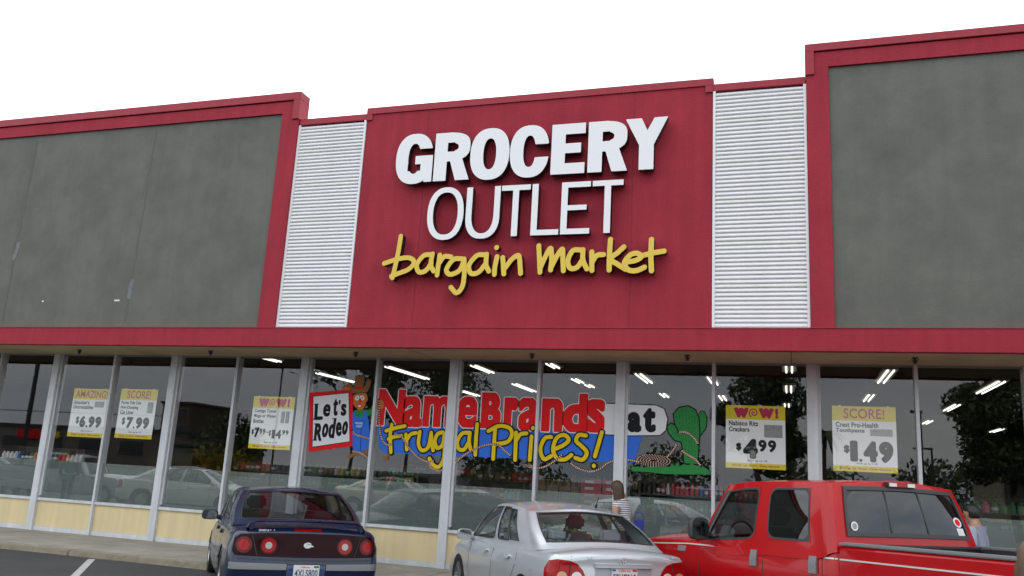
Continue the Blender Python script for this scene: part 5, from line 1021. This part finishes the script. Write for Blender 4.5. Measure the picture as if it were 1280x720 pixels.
# ---- dark blue sedan with a spoiler
def sedan_blue():
    r = empty('parked_car', label='dark blue sedan with a rear spoiler and round tail lights in a dark red panel', cat='car'); Pn = M['navy']
    sp = dict(L=5.08, paint=Pn, r=.10, tuck=.025, axles=(1.12, 3.93), wr=.325, cabin=(1.25, 3.85), rear=[(.2, .08), (.45, .0), (.575, .01), (.62, .05), (.75, .07), (.90, .085), (1.0, .13)], front=[(.2, .05), (.5, 0), (.7, .08), (.85, .3)], rcurve=.10, RR=.22,
              T=[(0, .905, .25, .93, .985), (.35, .92, .2, .94, 1.005), (.85, .926, .19, .95, 1.015), (1.5, .927, .18, .955, 1.0), (2.5, .927, .18, .93, 1.0), (3.5, .925, .18, .90, 1.0), (4.0, .915, .19, .88, .985), (4.6, .89, .2, .80, .88), (4.95, .86, .22, .72, .80), (5.08, .82, .25, .66, .74)])
    me = car_body(sp); link('body', me, r); bv = bvh_of(me)
    sk = Skirt([(0, (0, .76, 1.025), (0, 1.58, 1.40)), (1, (-.76, .87, 1.007), (-.635, 1.73, 1.372)), (1.6, (-.83, 1.2, .975), (-.67, 1.98, 1.38)), (2, (-.845, 1.5, .96), (-.68, 2.12, 1.39)), (3, (-.85, 2.45, .945), (-.69, 2.6, 1.395)), (4, (-.835, 3.5, .92), (-.655, 3.15, 1.37)), (4.7, (-.76, 3.88, .91), (-.60, 3.35, 1.355)), (5.7, (0, 4.18, .985), (0, 3.5, 1.375))], .035, .05); sk.ulo = 4.45
    G = M['midglass']
    make_house(sk, [('rear_window', -.97, .97, .05, .97, .018, G), ('side_window', 2.02, 2.94, .07, .93, .016, G), ('side_window', 3.06, 4.28, .07, .93, .016, G), ('side_window', -2.94, -2.02, .07, .93, .016, G), ('side_window', -4.28, -3.06, .07, .93, .016, G), ('windscreen', 4.82, 6.58, .04, .96, .02, G)], Pn, G, M['rubber'], r)
    pan = [(-.845, .84), (-.78, .885), (-.5, .905), (0, .91), (.5, .905), (.78, .885), (.845, .84), (.865, .69), (.83, .648), (.5, .64), (0, .637), (-.5, .64), (-.83, .648), (-.865, .69)]
    pa = project(bv, [pan], 'rear', .010, M['dred_t'], r, 'tail_panel', step=.04); pb = bvh_of(pa.data)
    for s in (-1, 1):
        o = project(pb, [circle(s * .735, .765, .093, 24)], 'rear', .006, M['rim_t'], pa, 'tail_light', step=.03)
        project(bvh_of(o.data), [circle(s * .735, .765, .062, 24)], 'rear', .005, M['pred_t'], pa, 'lamp_lens', step=.02)
        o = project(pb, [circle(s * .455, .765, .096, 24)], 'rear', .006, M['rim_t'], pa, 'tail_light', step=.03); o2 = project(bvh_of(o.data), [circle(s * .455, .765, .080, 24)], 'rear', .005, M['pred_t'], pa, 'lamp_lens', step=.02); ob = bvh_of(o2.data)
        project(ob, [circle(s * .455, .765, .040, 20)], 'rear', .006, M['lens2'], pa, 'reverse_light', step=.02)
        project(pb, [line_loop([(s * .66, .90), (s * .62, .78), (s * .58, .645)], .010)], 'rear', .008, M['rubber'], pa, 'panel_seam', step=.03)
        project(bv, [line_loop([(s * .70, .975), (s * .665, .915)], .008)], 'rear', .002, M['rubber'], r, 'boot_seam')
        sd = 'left' if s < 0 else 'right'
        for pts in ([(2.45, .93), (2.43, .6), (2.5, .30)], [(1.5, .95), (1.45, .75), (1.6, .55), (1.7, .4)], [(3.55, .90), (3.56, .6), (3.45, .30)]): project(bv, [line_loop(pts, .009)], sd, .0015, M['rubber'], r, 'door_seam', step=.05)
        for y in (1.75, 2.7): project(bv, [[(y, .83), (y + .02, .80), (y + .16, .80), (y + .18, .83), (y + .15, .85), (y + .03, .85)]], sd, .024, Pn, r, 'door_handle', step=.02)
        project(bv, [[(.95, .50), (.95, .55), (4.6, .55), (4.6, .50)]], sd, .012, M['trimgrey'], r, 'rubbing_strip', step=.08)
        mirror(r, s * .87, 3.55, .967, M['plastic'], .24, .15)
        rb = [(s * .235, .495), (s * .235, .562), (s * .885, .567), (s * .885, .49)]
        project(bv, [rb], 'rear', .014, M['trimgrey'], r, 'bumper_strip', step=.04)
    project(bv, [[(-.225, .40), (.225, .40), (.225, .57), (-.225, .57)]], 'rear', .001, mat('plate_recess_blue', (.05, .085, .2), .4, .2), r, 'plate_recess')
    project(bv, [[(-.24, .565), (.24, .565), (.24, .578), (-.24, .578)]], 'rear', .012, M['plastic'], r, 'plate_lip')
    b = MB(); b.box(-.153, .153, -.016, -.010, .405, .556); po = b.build('number_plate', M['plate'], r, bevel=.002)
    link('plate_text', text_mesh('4XLS800', -.135, .135, .42, .505, -.0165, .001, M['ink'], .02), po); link('plate_state', text_mesh('California', -.07, .04, .522, .546, -.0165, .001, M['pred'], .01), po)
    b = MB(); b.box(.085, .145, -.018, -.0165, .525, .548); b.build('plate_sticker', M['pgrn'], po)
    # spoiler
    b = MB(); secs = []
    for x in np.linspace(-.72, .72, 25):
        t = abs(x) / .72; z = 1.035 + .018 * (1 - t * t) - .085 * max(0, (t - .86) / .14) ** 1.5; y = .10 + .13 * t * t; secs.append([(x, y - .01, z), (x, y + .045, z + .018), (x, y + .16, z + .008), (x, y + .17, z - .012), (x, y + .04, z - .016)])
    for q in secs: b.v += q
    for i in range(24):
        for k in range(5): b.f.append((i * 5 + k, i * 5 + (k + 1) % 5, (i + 1) * 5 + (k + 1) % 5, (i + 1) * 5 + k)); b.m.append(0)
    b.f += [tuple(range(5)), tuple(range(120, 125))]; b.m += [0, 0]
    so = b.build('spoiler', Pn, r, smooth=40)
    for s in (-1, 1): q = MB(); q.box(s * .665 - .025, s * .665 + .025, .20, .30, .93, 1.02); q.build('spoiler_foot', Pn, so, bevel=.01)
    project(bv, [[(-.17, .935), (.17, .935), (.16, .962), (-.16, .962)]], 'rear', .006, M['pred_t'], r, 'high_brake_light', step=.03)
    # ring badge with a leaping tail, and the script badge
    yb = surf_y(pb, 0, .775) - .007
    link('rear_badge', loops_mesh(stroke_shape([[(.042 * math.cos(t), .775 + .027 * math.sin(t)) for t in np.arange(.6, 6.2, .4)]], .007, .003), yb, .008, M['badge']), r)
    link('rear_badge', loops_mesh(stroke_shape([[(-.034, .775), (-.01, .784), (.02, .775), (.040, .771), (.062, .766)], [(-.02, .768), (.0, .762), (.02, .768)]], .008, .003), yb - .001, .008, M['badge']), r)
    link('rear_badge', text_mesh('IMPALA', -.58, -.38, .92, .945, surf_y(bv, -.48, .93) + .008, .016, M['badge'], .015), r)
    b = MB(); rbox(b, (0, 1.12, .985), (1.3, .5, .03)); b.build('parcel_shelf', M['seatd'], r, bevel=.01)
    seats(r, [(1.5, 1.02, (-.38, .38), .66, 1.08, .26, .12), (2.7, 1.10, (-.40, .40), .50, 1.2, .28, .18)], M['seatd'])
    b = MB(); rbox(b, (0, 3.65, .90), (1.45, .35, .12)); b.build('dashboard', M['inner'], r, bevel=.03)
    for a in sp['axles']:
        for s in (-1, 1): wheel(r, s * .815, a, .325, .21, s, M['rim'], 1.17)
    project(bv, [line_loop([(-.88, .615), (-.5, .605), (0, .602), (.5, .605), (.88, .615)], .010)], 'rear', .003, M['rubber'], r, 'bumper_seam')
    return r
blue = place(sedan_blue(), -5.52, -3.45, 39.3, rake=1.17)
# ---- red crew cab pickup
def pickup():
    r = empty('pickup_truck', label='bright red crew cab pickup truck with a white pinstripe parked at the right', cat='pickup truck'); Pn = M['truck']
    sp = dict(L=4.1, paint=Pn, r=.035, tuck=.015, axles=(3.10,), wr=.38, cabin=(.12, 2.42), rear=[(0, 0), (2, 0)], front=[(.2, .03), (.5, 0), (.8, .03), (1.05, .16), (1.2, .3)], rcurve=0, RR=.10, fcurve=.14,
              T=[(0, .985, .50, 1.30, 1.305), (.4, .99, .42, 1.285, 1.29), (1.1, .99, .42, 1.275, 1.28), (2.0, .99, .42, 1.215, 1.26), (2.5, .985, .42, 1.235, 1.30), (3.1, .975, .42, 1.22, 1.30), (3.7, .95, .42, 1.17, 1.265), (4.0, .92, .45, 1.10, 1.18), (4.1, .88, .5, 1.04, 1.11)])
    me = car_body(sp)
    for v in me.vertices: v.co.y += 2.18
    link('body', me, r); bv = bvh_of(me)
    sk = Skirt([(0, (0, 2.19, 1.36), (0, 2.33, 1.935)), (1, (-.885, 2.21, 1.355), (-.765, 2.36, 1.915)), (1.5, (-.955, 2.30, 1.345), (-.82, 2.44, 1.912)), (2, (-.965, 2.50, 1.285), (-.83, 2.60, 1.922)), (3, (-.965, 3.28, 1.27), (-.835, 3.30, 1.926)), (3.6, (-.96, 3.82, 1.225), (-.83, 3.62, 1.92)), (4, (-.95, 4.16, 1.205), (-.815, 3.84, 1.90)), (4.7, (-.87, 4.48, 1.20), (-.765, 4.02, 1.885)), (5.7, (0, 4.68, 1.27), (0, 4.14, 1.915))], .015, .045); sk.ulo = 4.45; sk.cy = 3.3
    G = M['tintglass']; G2 = M['midglass']
    gl = make_house(sk, [('rear_window', -.93, .93, .10, .94, .040, G), ('side_window', 2.10, 2.90, .09, .90, .022, G), ('side_window', 3.14, 4.34, .09, .90, .022, G2), ('side_window', -2.90, -2.10, .09, .90, .022, G), ('side_window', -4.34, -3.14, .09, .90, .022, G2), ('windscreen', 4.85, 6.55, .06, .94, .03, G2)], Pn, G, M['plastic'], r, rnd=4.2, vb=-.16)
    for u in (-.27, .27):
        b = MB(); P0, P1 = Vector(sk.S(u, .17)), Vector(sk.S(u, .90)); b.bar(P0, P1, .014, 6); b.build('window_divider', M['plastic'], gl[0].parent)
    w = gl[0].parent
    def sticker(u, v, rr, sq, ma, mb2):
        c = Vector(sk.S(u, v)); b = MB(); up = (Vector(sk.S(u, v + .05)) - c).normalized(); rt = Vector((1, 0, 0)); n_ = rt.cross(up).normalized() * -1
        if n_.y > 0: n_ = -n_
        for k, (sc, m_) in enumerate(((1, ma), (.66, mb2))):
            q = [c + n_ * (.006 + .002 * k) + (rt * math.cos(t) * sc * rr + up * math.sin(t) * sc * rr if not sq else rt * sx * sc * rr + up * sz * sc * rr) for t, sx, sz in ([(i * .314, 0, 0) for i in range(20)] if not sq else [(0, -1, -1), (0, 1, -1), (0, 1, 1), (0, -1, 1)])]
            b2 = MB(); b2.add([tuple(p) for p in q] + [tuple(p - n_ * .0015) for p in q], [tuple(range(len(q))), tuple(range(len(q), 2 * len(q)))] + [(i, (i + 1) % len(q), len(q) + (i + 1) % len(q), len(q) + i) for i in range(len(q))]); b2.build('window_sticker', m_, w)
    sticker(-.80, .40, .052, 0, M['pwht'], M['pred']); sticker(-.80, .22, .045, 1, M['pwht'], M['lens']); sticker(.79, .27, .045, 0, M['pwht'], M['prgrey'])
    c = Vector(sk.S(0, .975)); b = MB(); b.box(-.19, .19, c.y - .045, c.y + .02, c.z - .02, c.z + .028); hb = b.build('cargo_light', M['plastic'], r, bevel=.008)
    for x0, x1, m_ in ((-.175, -.075, 'lens'), (-.07, .07, 'pred_t'), (.075, .175, 'lens')): q = MB(); q.box(x0, x1, c.y - .052, c.y - .044, c.z - .012, c.z + .022); q.build('lamp_lens', M[m_], hb)
    for s in (-1, 1):
        sd = 'left' if s < 0 else 'right'
        for pts in ([(3.25, 1.26), (3.25, .6)], [(2.40, 1.28), (2.40, .95), (2.50, .7)], [(4.34, 1.22), (4.36, .6)]): project(bv, [line_loop(pts, .010)], sd, .0015, M['rubber'], r, 'door_seam', step=.05)
        for y in (2.46, 3.33): project(bv, [[(y, 1.05), (y, 1.21), (y + .10, 1.21), (y + .10, 1.05)]], sd, .022, M['trimgrey'], r, 'door_handle', step=.03)
        project(bv, [[(4.62, 1.11), (4.62, 1.17), (4.78, 1.17), (4.78, 1.11)]], sd, .006, M['trimgrey'], r, 'fender_badge', step=.03)
        project(bv, [line_loop([(2.22, 1.206), (3.4, 1.206), (4.6, 1.20), (5.6, 1.15)], .014)], sd, .003, M['wpaint'], r, 'pinstripe', step=.05)
        mirror(r, s * .99, 4.20, 1.385, M['plastic'], .24, .25, .13, mg='mirr2')
        # bed side
        b = MB(); x0, x1 = (-.99, -.85) if s < 0 else (.85, .99); 
        ring = [(.0, .50), (.0, 1.30), (.02, 1.33), (.12, 1.33), (.14, 1.30), (.14, .5)]; n_ = len(ring); ys = [0.02, .08, 1.0, 1.6, 2.10, 2.17]
        for k, y in enumerate(ys):
            kk = .015 if k in (0, 5) else 0
            b.v += [((-.99 + px + kk) * (1 if s < 0 else -1), y, pz - kk) for px, pz in ring]
        for k in range(5):
            for j in range(n_): b.f.append((k * n_ + j, k * n_ + (j + 1) % n_, (k + 1) * n_ + (j + 1) % n_, (k + 1) * n_ + j)); b.m.append(0)
        b.f += [tuple(range(n_)), tuple(range(5 * n_, 6 * n_))]; b.m += [0, 0]
        bs_ = b.build('bed_side', Pn, r, smooth=30)
        q = MB(); q.box(x0 - .006, x1 + .006, .03, 2.165, 1.331, 1.360); q.build('rail_cap', M['trimgrey'], bs_, bevel=.008)
        q = MB(); xx = -.848 if s < 0 else .838; q.box(xx, xx + .010, .06, 2.12, .66, 1.329); q.build('bed_liner_side', M['plastic'], bs_)
        q = MB(); q.box(s * .9915 - .002, s * .9915 + .002, .03, 2.16, 1.199, 1.213); q.build('pinstripe', M['wpaint'], bs_)
    b = MB(); b.box(-.84, .84, .08, 2.15, .60, .655); b.build('bed_floor', M['plastic'], r)
    b = MB(); b.box(-.835, .835, 2.12, 2.16, .656, 1.329); b.box(-.835, .835, 2.09, 2.165, 1.330, 1.350); b.build('bed_front', M['plastic'], r)
    b = MB(); b.box(-.84, .84, .0, .07, .55, 1.33); b.build('tailgate', Pn, r, bevel=.02)
    b = MB(); b.box(-.95, .95, -.16, -.02, .42, .62); b.build('rear_bumper', M['chrome'], r, bevel=.03)
    for s in (-1, 1): b = MB(); b.box(s * .92 - .065, s * .92 + .065, -.012, .018, .78, 1.18); b.build('tail_light', M['pred_t'], r, bevel=.01)
    seats(r, [(2.70, 1.40, (-.42, .42), .66, 1.48, .26, .14), (3.6, 1.44, (-.45, .45), .52, 1.56, .28, .18)], M['seatg'])
    b = MB(); rbox(b, (0, 4.48, 1.22), (1.6, .35, .14)); b.build('dashboard', M['inner'], r, bevel=.03)
    b = MB(); b.lathe([(.18, 0), (.195, .012), (.195, .03), (.18, .04), (.17, .02), (.18, 0)], 'y', (-.45, 4.22, 1.30), 20); b.build('steering_wheel', M['inner'], r)
    for a in (1.22, 5.28):
        for s in (-1, 1): wheel(r, s * .86, a, .38, .25, s, M['rim'], 1.67)
    b = MB(); b.box(-.9, .9, 6.22, 6.36, .48, .70); b.build('front_bumper', M['chrome'], r, bevel=.03)
    return r
truck = place(pickup(), 2.62, -4.97, 41.9, rake=1.67)
# ---- other parked cars, seen in the glass
def recolour(o, swap):
    for ch in o.children_recursive:
        if ch.type == 'MESH':
            for sl_ in ch.material_slots:
                if sl_.material in swap: k = sl_.material; sl_.link = 'OBJECT'; sl_.material = swap[k]
def other(src, x, y, deg, swap, label, name=None):
    c = copy_tree(src); c['label'] = label; place(c, x, y, deg, rake={'pickup_truck': 1.67}.get(src.name, 1.1)); recolour(c, swap); return c
sil = mat('silver_pickup_paint', (.38, .42, .46), .35, .3, 1)
o = other(truck, -26.6, -7.8, -106, {M['truck']: sil}, 'silver pickup truck across the aisle, mirrored in the left panes'); o.scale = (.86, .80, .86)
other(silver, -21.6, -8.2, -114, {M['silver']: M['wpaint']}, 'white sedan across the aisle, mirrored in the pane below the 7.99 poster')
other(silver, -16.6, -14.0, -100, {M['silver']: M['tpaint']}, 'beige sedan across the aisle, mirrored below the red letter N')
other(blue, -33.0, -9.6, -100, {M['navy']: sil}, 'grey blue sedan far left, mirrored at the edge of the leftmost pane')
# ------------------------------------------------------------------ people
M['skin'] = mat('skin', (.42, .22, .145), .55, nz=.06, ns=6)
M['hairb'] = mat('brown_hair', (.065, .032, .018), .5, nz=.4, ns=22)
M['hairk'] = mat('black_hair', (.012, .011, .011), .5, nz=.3, ns=22)
M['shirtb'] = mat('pale_blue_shirt', (.30, .33, .43), .85, nz=.08, ns=5)
M['navyc'] = mat('navy_cloth', (.03, .04, .10), .85, nz=.1)
M['jean'] = mat('denim', (.05, .07, .13), .85, nz=.15, ns=9)
M['shoe'] = mat('dark_shoe', (.03, .03, .03), .6)
M['eye'] = mat('eye_white', (.7, .7, .7), .3)
def stripes():
    m = mat('navy_striped_shirt', (.7, .7, .72), .85); nt = m.node_tree; b = nt.nodes['Principled BSDF']
    tc = N(nt, 'ShaderNodeTexCoord'); sx = N(nt, 'ShaderNodeSeparateXYZ'); nt.links.new(tc.outputs['Object'], sx.inputs[0])
    ml = N(nt, 'ShaderNodeMath', operation='MULTIPLY'); ml.inputs[1].default_value = 32; nt.links.new(sx.outputs['Z'], ml.inputs[0])
    fr = N(nt, 'ShaderNodeMath', operation='FRACT'); nt.links.new(ml.outputs[0], fr.inputs[0]); gt = N(nt, 'ShaderNodeMath', operation='GREATER_THAN'); gt.inputs[1].default_value = .62; nt.links.new(fr.outputs[0], gt.inputs[0])
    mx = N(nt, 'ShaderNodeMix', data_type='RGBA'); mx.inputs['A'].default_value = (.70, .70, .72, 1); mx.inputs['B'].default_value = (.05, .06, .12, 1); nt.links.new(gt.outputs[0], mx.inputs['Factor']); nt.links.new(mx.outputs['Result'], b.inputs['Base Color']); return m
M['stripe'] = stripes()
def skin_mesh(verts, edges, radii, root=0, sub=2, name='body'):
    me = bpy.data.meshes.new(name); me.from_pydata(verts, edges, [])
    o = bpy.data.objects.new('tmp', me); COL.objects.link(o)
    sk_ = o.modifiers.new('k', 'SKIN'); sk_.branch_smoothing = .6
    s = o.modifiers.new('s', 'SUBSURF'); s.levels = s.render_levels = sub
    for i, d in enumerate(me.skin_vertices[0].data):
        rr = radii[i]; d.radius = rr if isinstance(rr, tuple) else (rr, rr); d.use_root = i == root
    dg = bpy.context.evaluated_depsgraph_get(); dg.update(); r = bpy.data.meshes.new_from_object(o.evaluated_get(dg)); bpy.data.objects.remove(o); r.name = name; shade(r, 180); return r
def person(loc, deg, label, H, pose, shirt, trousers, hair, hairstyle, sleeves=.5):
    """figure faces local +y. pose: dict with elbow/hand positions for l and r, lean, head turn"""
    root = empty('person', loc, math.radians(deg), label=label, cat='person'); k = H / 1.75
    ln = pose.get('lean', 0); V, E_, R = [], [], []
    def v(x, y, z, r, p=None):
        y = y + ln * max(0, z - .95); V.append((x * k, y * k, z * k)); R.append(tuple(q * k for q in r) if isinstance(r, tuple) else r * k)
        if p is not None: E_.append((p, len(V) - 1))
        return len(V) - 1
    pel = v(0, 0, .96, (.155, .11)); ab = v(0, .01, 1.10, (.135, .10), pel); ch = v(0, .01, 1.28, (.165, .12), ab); up = v(0, -.005, 1.40, (.15, .10), ch); nk = v(0, .0, 1.47, .070, up); 
    hd = pose.get('head', (0, .02)); h1 = v(hd[0] * .5, .015 + hd[1] * .5, 1.525, (.070, .080), nk); h2 = v(hd[0], .02 + hd[1], 1.58, (.086, .102), h1); h3 = v(hd[0], .015 + hd[1], 1.655, (.082, .100), h2)
    headc = Vector(V[h2]) + Vector((0, 0, .025 * k)); J = {}
    for s, n in ((-1, 'l'), (1, 'r')):
        sh = v(s * .185, 0, 1.385, .068, up); eb, hn = pose[n]; e1 = v(eb[0], eb[1], eb[2], .044, sh); w = v(hn[0], hn[1], hn[2], .026, e1)
        d = (Vector(hn) - Vector(eb)).normalized(); pm = Vector(hn) + d * .055; pa_ = v(*pm, (.036, .017), w); J[n] = (sh, e1, w)
        side = d.cross(Vector((0, 0, 1))); side = side.normalized() if side.length > .1 else Vector((0, 1, 0)); 
        for q, (off, l) in enumerate(((-.030, .070), (-.010, .082), (.010, .078), (.030, .060))):
            a = pm + d * .035 + side * off; i1 = v(*(a), .0085, pa_); i2 = v(*(a + d * l * .5 + Vector((0, 0, -.006))), .0078, i1); v(*(a + d * l * .9 + Vector((0, 0, -.022))), .006, i2)
        t = Vector(hn) + d * .02 + side * -.035; i1 = v(*t, .011, w); v(*(t + d * .045 + side * -.012), .008, i1)
    for s in (-1, 1):
        st = pose.get('step', 0) * s; hp = v(s * .095, 0, .90, .088, pel); kn = v(s * .10, st * .5 + .02, .50, .056, hp); an = v(s * .10, st, .10, .038, kn); ft = v(s * .105, st + .10, .045, (.042, .035), an); v(s * .108, st + .185, .03, (.036, .022), ft)
    me = skin_mesh(V, E_, R); me.materials.append(M['skin']); link('body', me, root)
    # head detail
    c = headc
    b = MB()
    for s in (-1, 1): b.lathe([(0, 0), (.012, .002), (.012, .006), (0, .008)], 'y', (c.x + s * .030 * k, c.y + .079 * k, c.z + .004), 10)
    b.build('eye', M['eye'], root); 
    b = MB(); b.add([(c.x - .012, c.y + .083 * k, c.z - .035), (c.x + .012, c.y + .083 * k, c.z - .035), (c.x, c.y + .108 * k, c.z - .033), (c.x, c.y + .086 * k, c.z + .012), (c.x, c.y + .08 * k, c.z - .045)], [(0, 2, 3), (2, 1, 3), (0, 4, 2), (4, 1, 2)]); b.build('nose', M['skin'], root, smooth=80)
    b = MB(); b.lathe([(0, 0), (.022, .001), (.02, .005), (0, .007)], 'y', (c.x, c.y + .078 * k, c.z - .062), 12); b.build('mouth', mat('lips', (.35, .10, .09), .5), root)
    for s in (-1, 1): b = MB(); b.lathe([(0, -.008), (.026, -.006), (.028, .004), (.018, .008), (0, .004)], 'x', (c.x + s * .076 * k, c.y - .004, c.z - .01), 12); b.build('ear', M['skin'], root, smooth=60)
    # hair shell
    b = MB(); rr = random.Random(int(H * 100)); n1, n2 = 28, 16; P = []
    for j in range(n2 + 1):
        th = math.pi * j / n2
        for i in range(n1):
            ph = 2 * math.pi * i / n1; x, y, z = math.sin(th) * math.cos(ph), math.sin(th) * math.sin(ph), math.cos(th)
            S_ = 1.10 if hairstyle == 'short' else 1; face = y > .25 and z < .45; sc = S_ if not face else .90
            lump = 1 + .03 * math.sin(9 * ph + 3 * th) + rr.uniform(-.015, .015)
            px, py, pz = x * .094 * sc * lump, y * .112 * sc * lump, z * .116 * sc * lump
            if hairstyle == 'long' and z < 0 and y < .35: 
                dr = min(1, -z * 1.4); pz = pz - dr * .26; px = px * (1 + .15 * dr) * (1 if abs(x) > .3 else 1); py = (py - .035 * dr) * (1 - .1 * dr)
            if hairstyle == 'short' and (z < -.6 or (z < .1 and y > .15)): px *= .80; py *= .80; pz *= .85
            P.append((c.x + px * k, c.y + (py - .012) * k, c.z + (pz + (.022 if hairstyle == 'long' else -.004)) * k))
    b.v = P; b.f = [(j * n1 + i, j * n1 + (i + 1) % n1, (j + 1) * n1 + (i + 1) % n1, (j + 1) * n1 + i) for j in range(n2) for i in range(n1)]; b.m = [0] * len(b.f); b.build('hair', hair, root, smooth=80)
    # clothes over the same skeleton
    def sub(ids, extra, name, m_, root_i, adj=None):
        mp = {i: q for q, i in enumerate(ids)}; vs = [V[i] for i in ids]; ed = [(mp[a], mp[b_]) for a, b_ in E_ if a in mp and b_ in mp]; rd = [tuple(x + extra * k for x in R[i]) if isinstance(R[i], tuple) else R[i] + extra * k for i in ids]
        if adj: adj(vs, ed, rd, mp)
        me = skin_mesh(vs, ed, rd, mp[root_i], name=name); me.materials.append(m_); link(name, me, root)
    ids = [pel, ab, ch, up] + [i for n in 'lr' for i in J[n][:2]]
    def sl(vs, ed, rd, mp):
        vs.append(tuple(Vector(V[nk]) + Vector((0, 0, -.005)))); rd.append(.078 * k); ed.append((mp[up], len(vs) - 1))
        for n in 'lr':
            if sleeves < 1: a, b_ = Vector(vs[mp[J[n][0]]]), Vector(vs[mp[J[n][1]]]); vs[mp[J[n][1]]] = tuple(a.lerp(b_, sleeves))
            else: vs.append(tuple(Vector(V[J[n][1]]).lerp(Vector(V[J[n][2]]), .85))); rd.append(.040 * k); ed.append((mp[J[n][1]], len(vs) - 1))
    sub(ids, .014, 'shirt', shirt, ch, sl)
    legs = [pel] + [i for i in range(len(V)) if V[i][2] < .95 * k and V[i][2] > .08 * k and i > J['r'][2] + 6 and abs(V[i][0]) < .13 * k]
    sub(legs, .014, 'trousers', trousers, pel)
    feet = [i for i in range(len(V)) if V[i][2] < .08 * k]
    for s in (-1, 1):
        f = sorted([i for i in feet if V[i][0] * s > 0], key=lambda i: V[i][1]); a, d = Vector(V[f[0]]), Vector(V[f[-1]]); b = MB()
        x0 = a.x; y0 = a.y - .11 * k; y1 = d.y + .03 * k; prof = [(0, .040, .085), (.08, .047, .09), (.16, .048, .085), (.24, .050, .06), (.29, .040, .045), (.31, .015, .03)]; rows = []
        for (t, w_, hh) in prof:
            yy = y0 + (y1 - y0) * t / .31; rows.append([(x0 - w_, yy, .0), (x0 + w_, yy, .0), (x0 + w_, yy, hh * .6), (x0 + w_ * .6, yy, hh), (x0 - w_ * .6, yy, hh), (x0 - w_, yy, hh * .6)])
        for q in rows: b.v += q
        for i in range(5):
            for j in range(6): b.f.append((i * 6 + j, i * 6 + (j + 1) % 6, (i + 1) * 6 + (j + 1) % 6, (i + 1) * 6 + j)); b.m.append(0)
        b.f += [tuple(range(6)), tuple(range(30, 36))]; b.m += [0, 0]; b.build('shoe', M['shoe'], root, smooth=45)
    return root
rest = {'l': ((-.25, -.02, 1.14), (-.26, .06, .90)), 'r': ((.25, -.02, 1.14), (.26, .06, .90)), 'step': .06}
fold = {'l': ((-.25, .02, 1.14), (-.14, .24, 1.10)), 'r': ((.25, .02, 1.14), (.14, .24, 1.10)), 'step': .08, 'lean': .14, 'head': (-.01, .06)}
wom = person((-2.40, .35, 0), 72, 'woman with long brown hair in a striped shirt on the pavement beyond the silver car', 1.67, fold, M['stripe'], M['jean'], M['hairb'], 'long', .45)
b = MB(); b.box(-.07, .07, -.05, .05, -.15, 0); b.bar((-.07, 0, 0), (-.05, 0, .10), .008, 6); b.bar((.07, 0, 0), (.05, 0, .10), .008, 6); b.bar((-.05, 0, .10), (.05, 0, .10), .008, 6)
hb = b.build('handbag', mat('blue_bag', (.02, .03, .28), .5), None, bevel=.02); hb.location = (-2.20, .42, 1.10); tag(hb, 'small bright blue bag held by the woman in the striped shirt', 'bag')
man = person((2.36, .30, 0), 62, 'man with black hair in a pale blue shirt on the pavement behind the red pickup', 1.64, dict(rest, head=(0, .03), lean=.05), M['shirtb'], M['navyc'], M['hairk'], 'short', 1.0)
person((.630, -10.37, GZ), 20, 'person with brown hair standing close by at the right edge of the view', 1.68, rest, M['navyc'], M['jean'], mat('light_brown_hair', (.085, .045, .022), .5, nz=.3, ns=25), 'long', 1.0)
person((-21.9, -6.2, GZ), 150, 'person in a dark jacket across the aisle, mirrored beside the silver pickup', 1.78, rest, M['navyc'], M['navyc'], M['hairk'], 'short', 1.0)
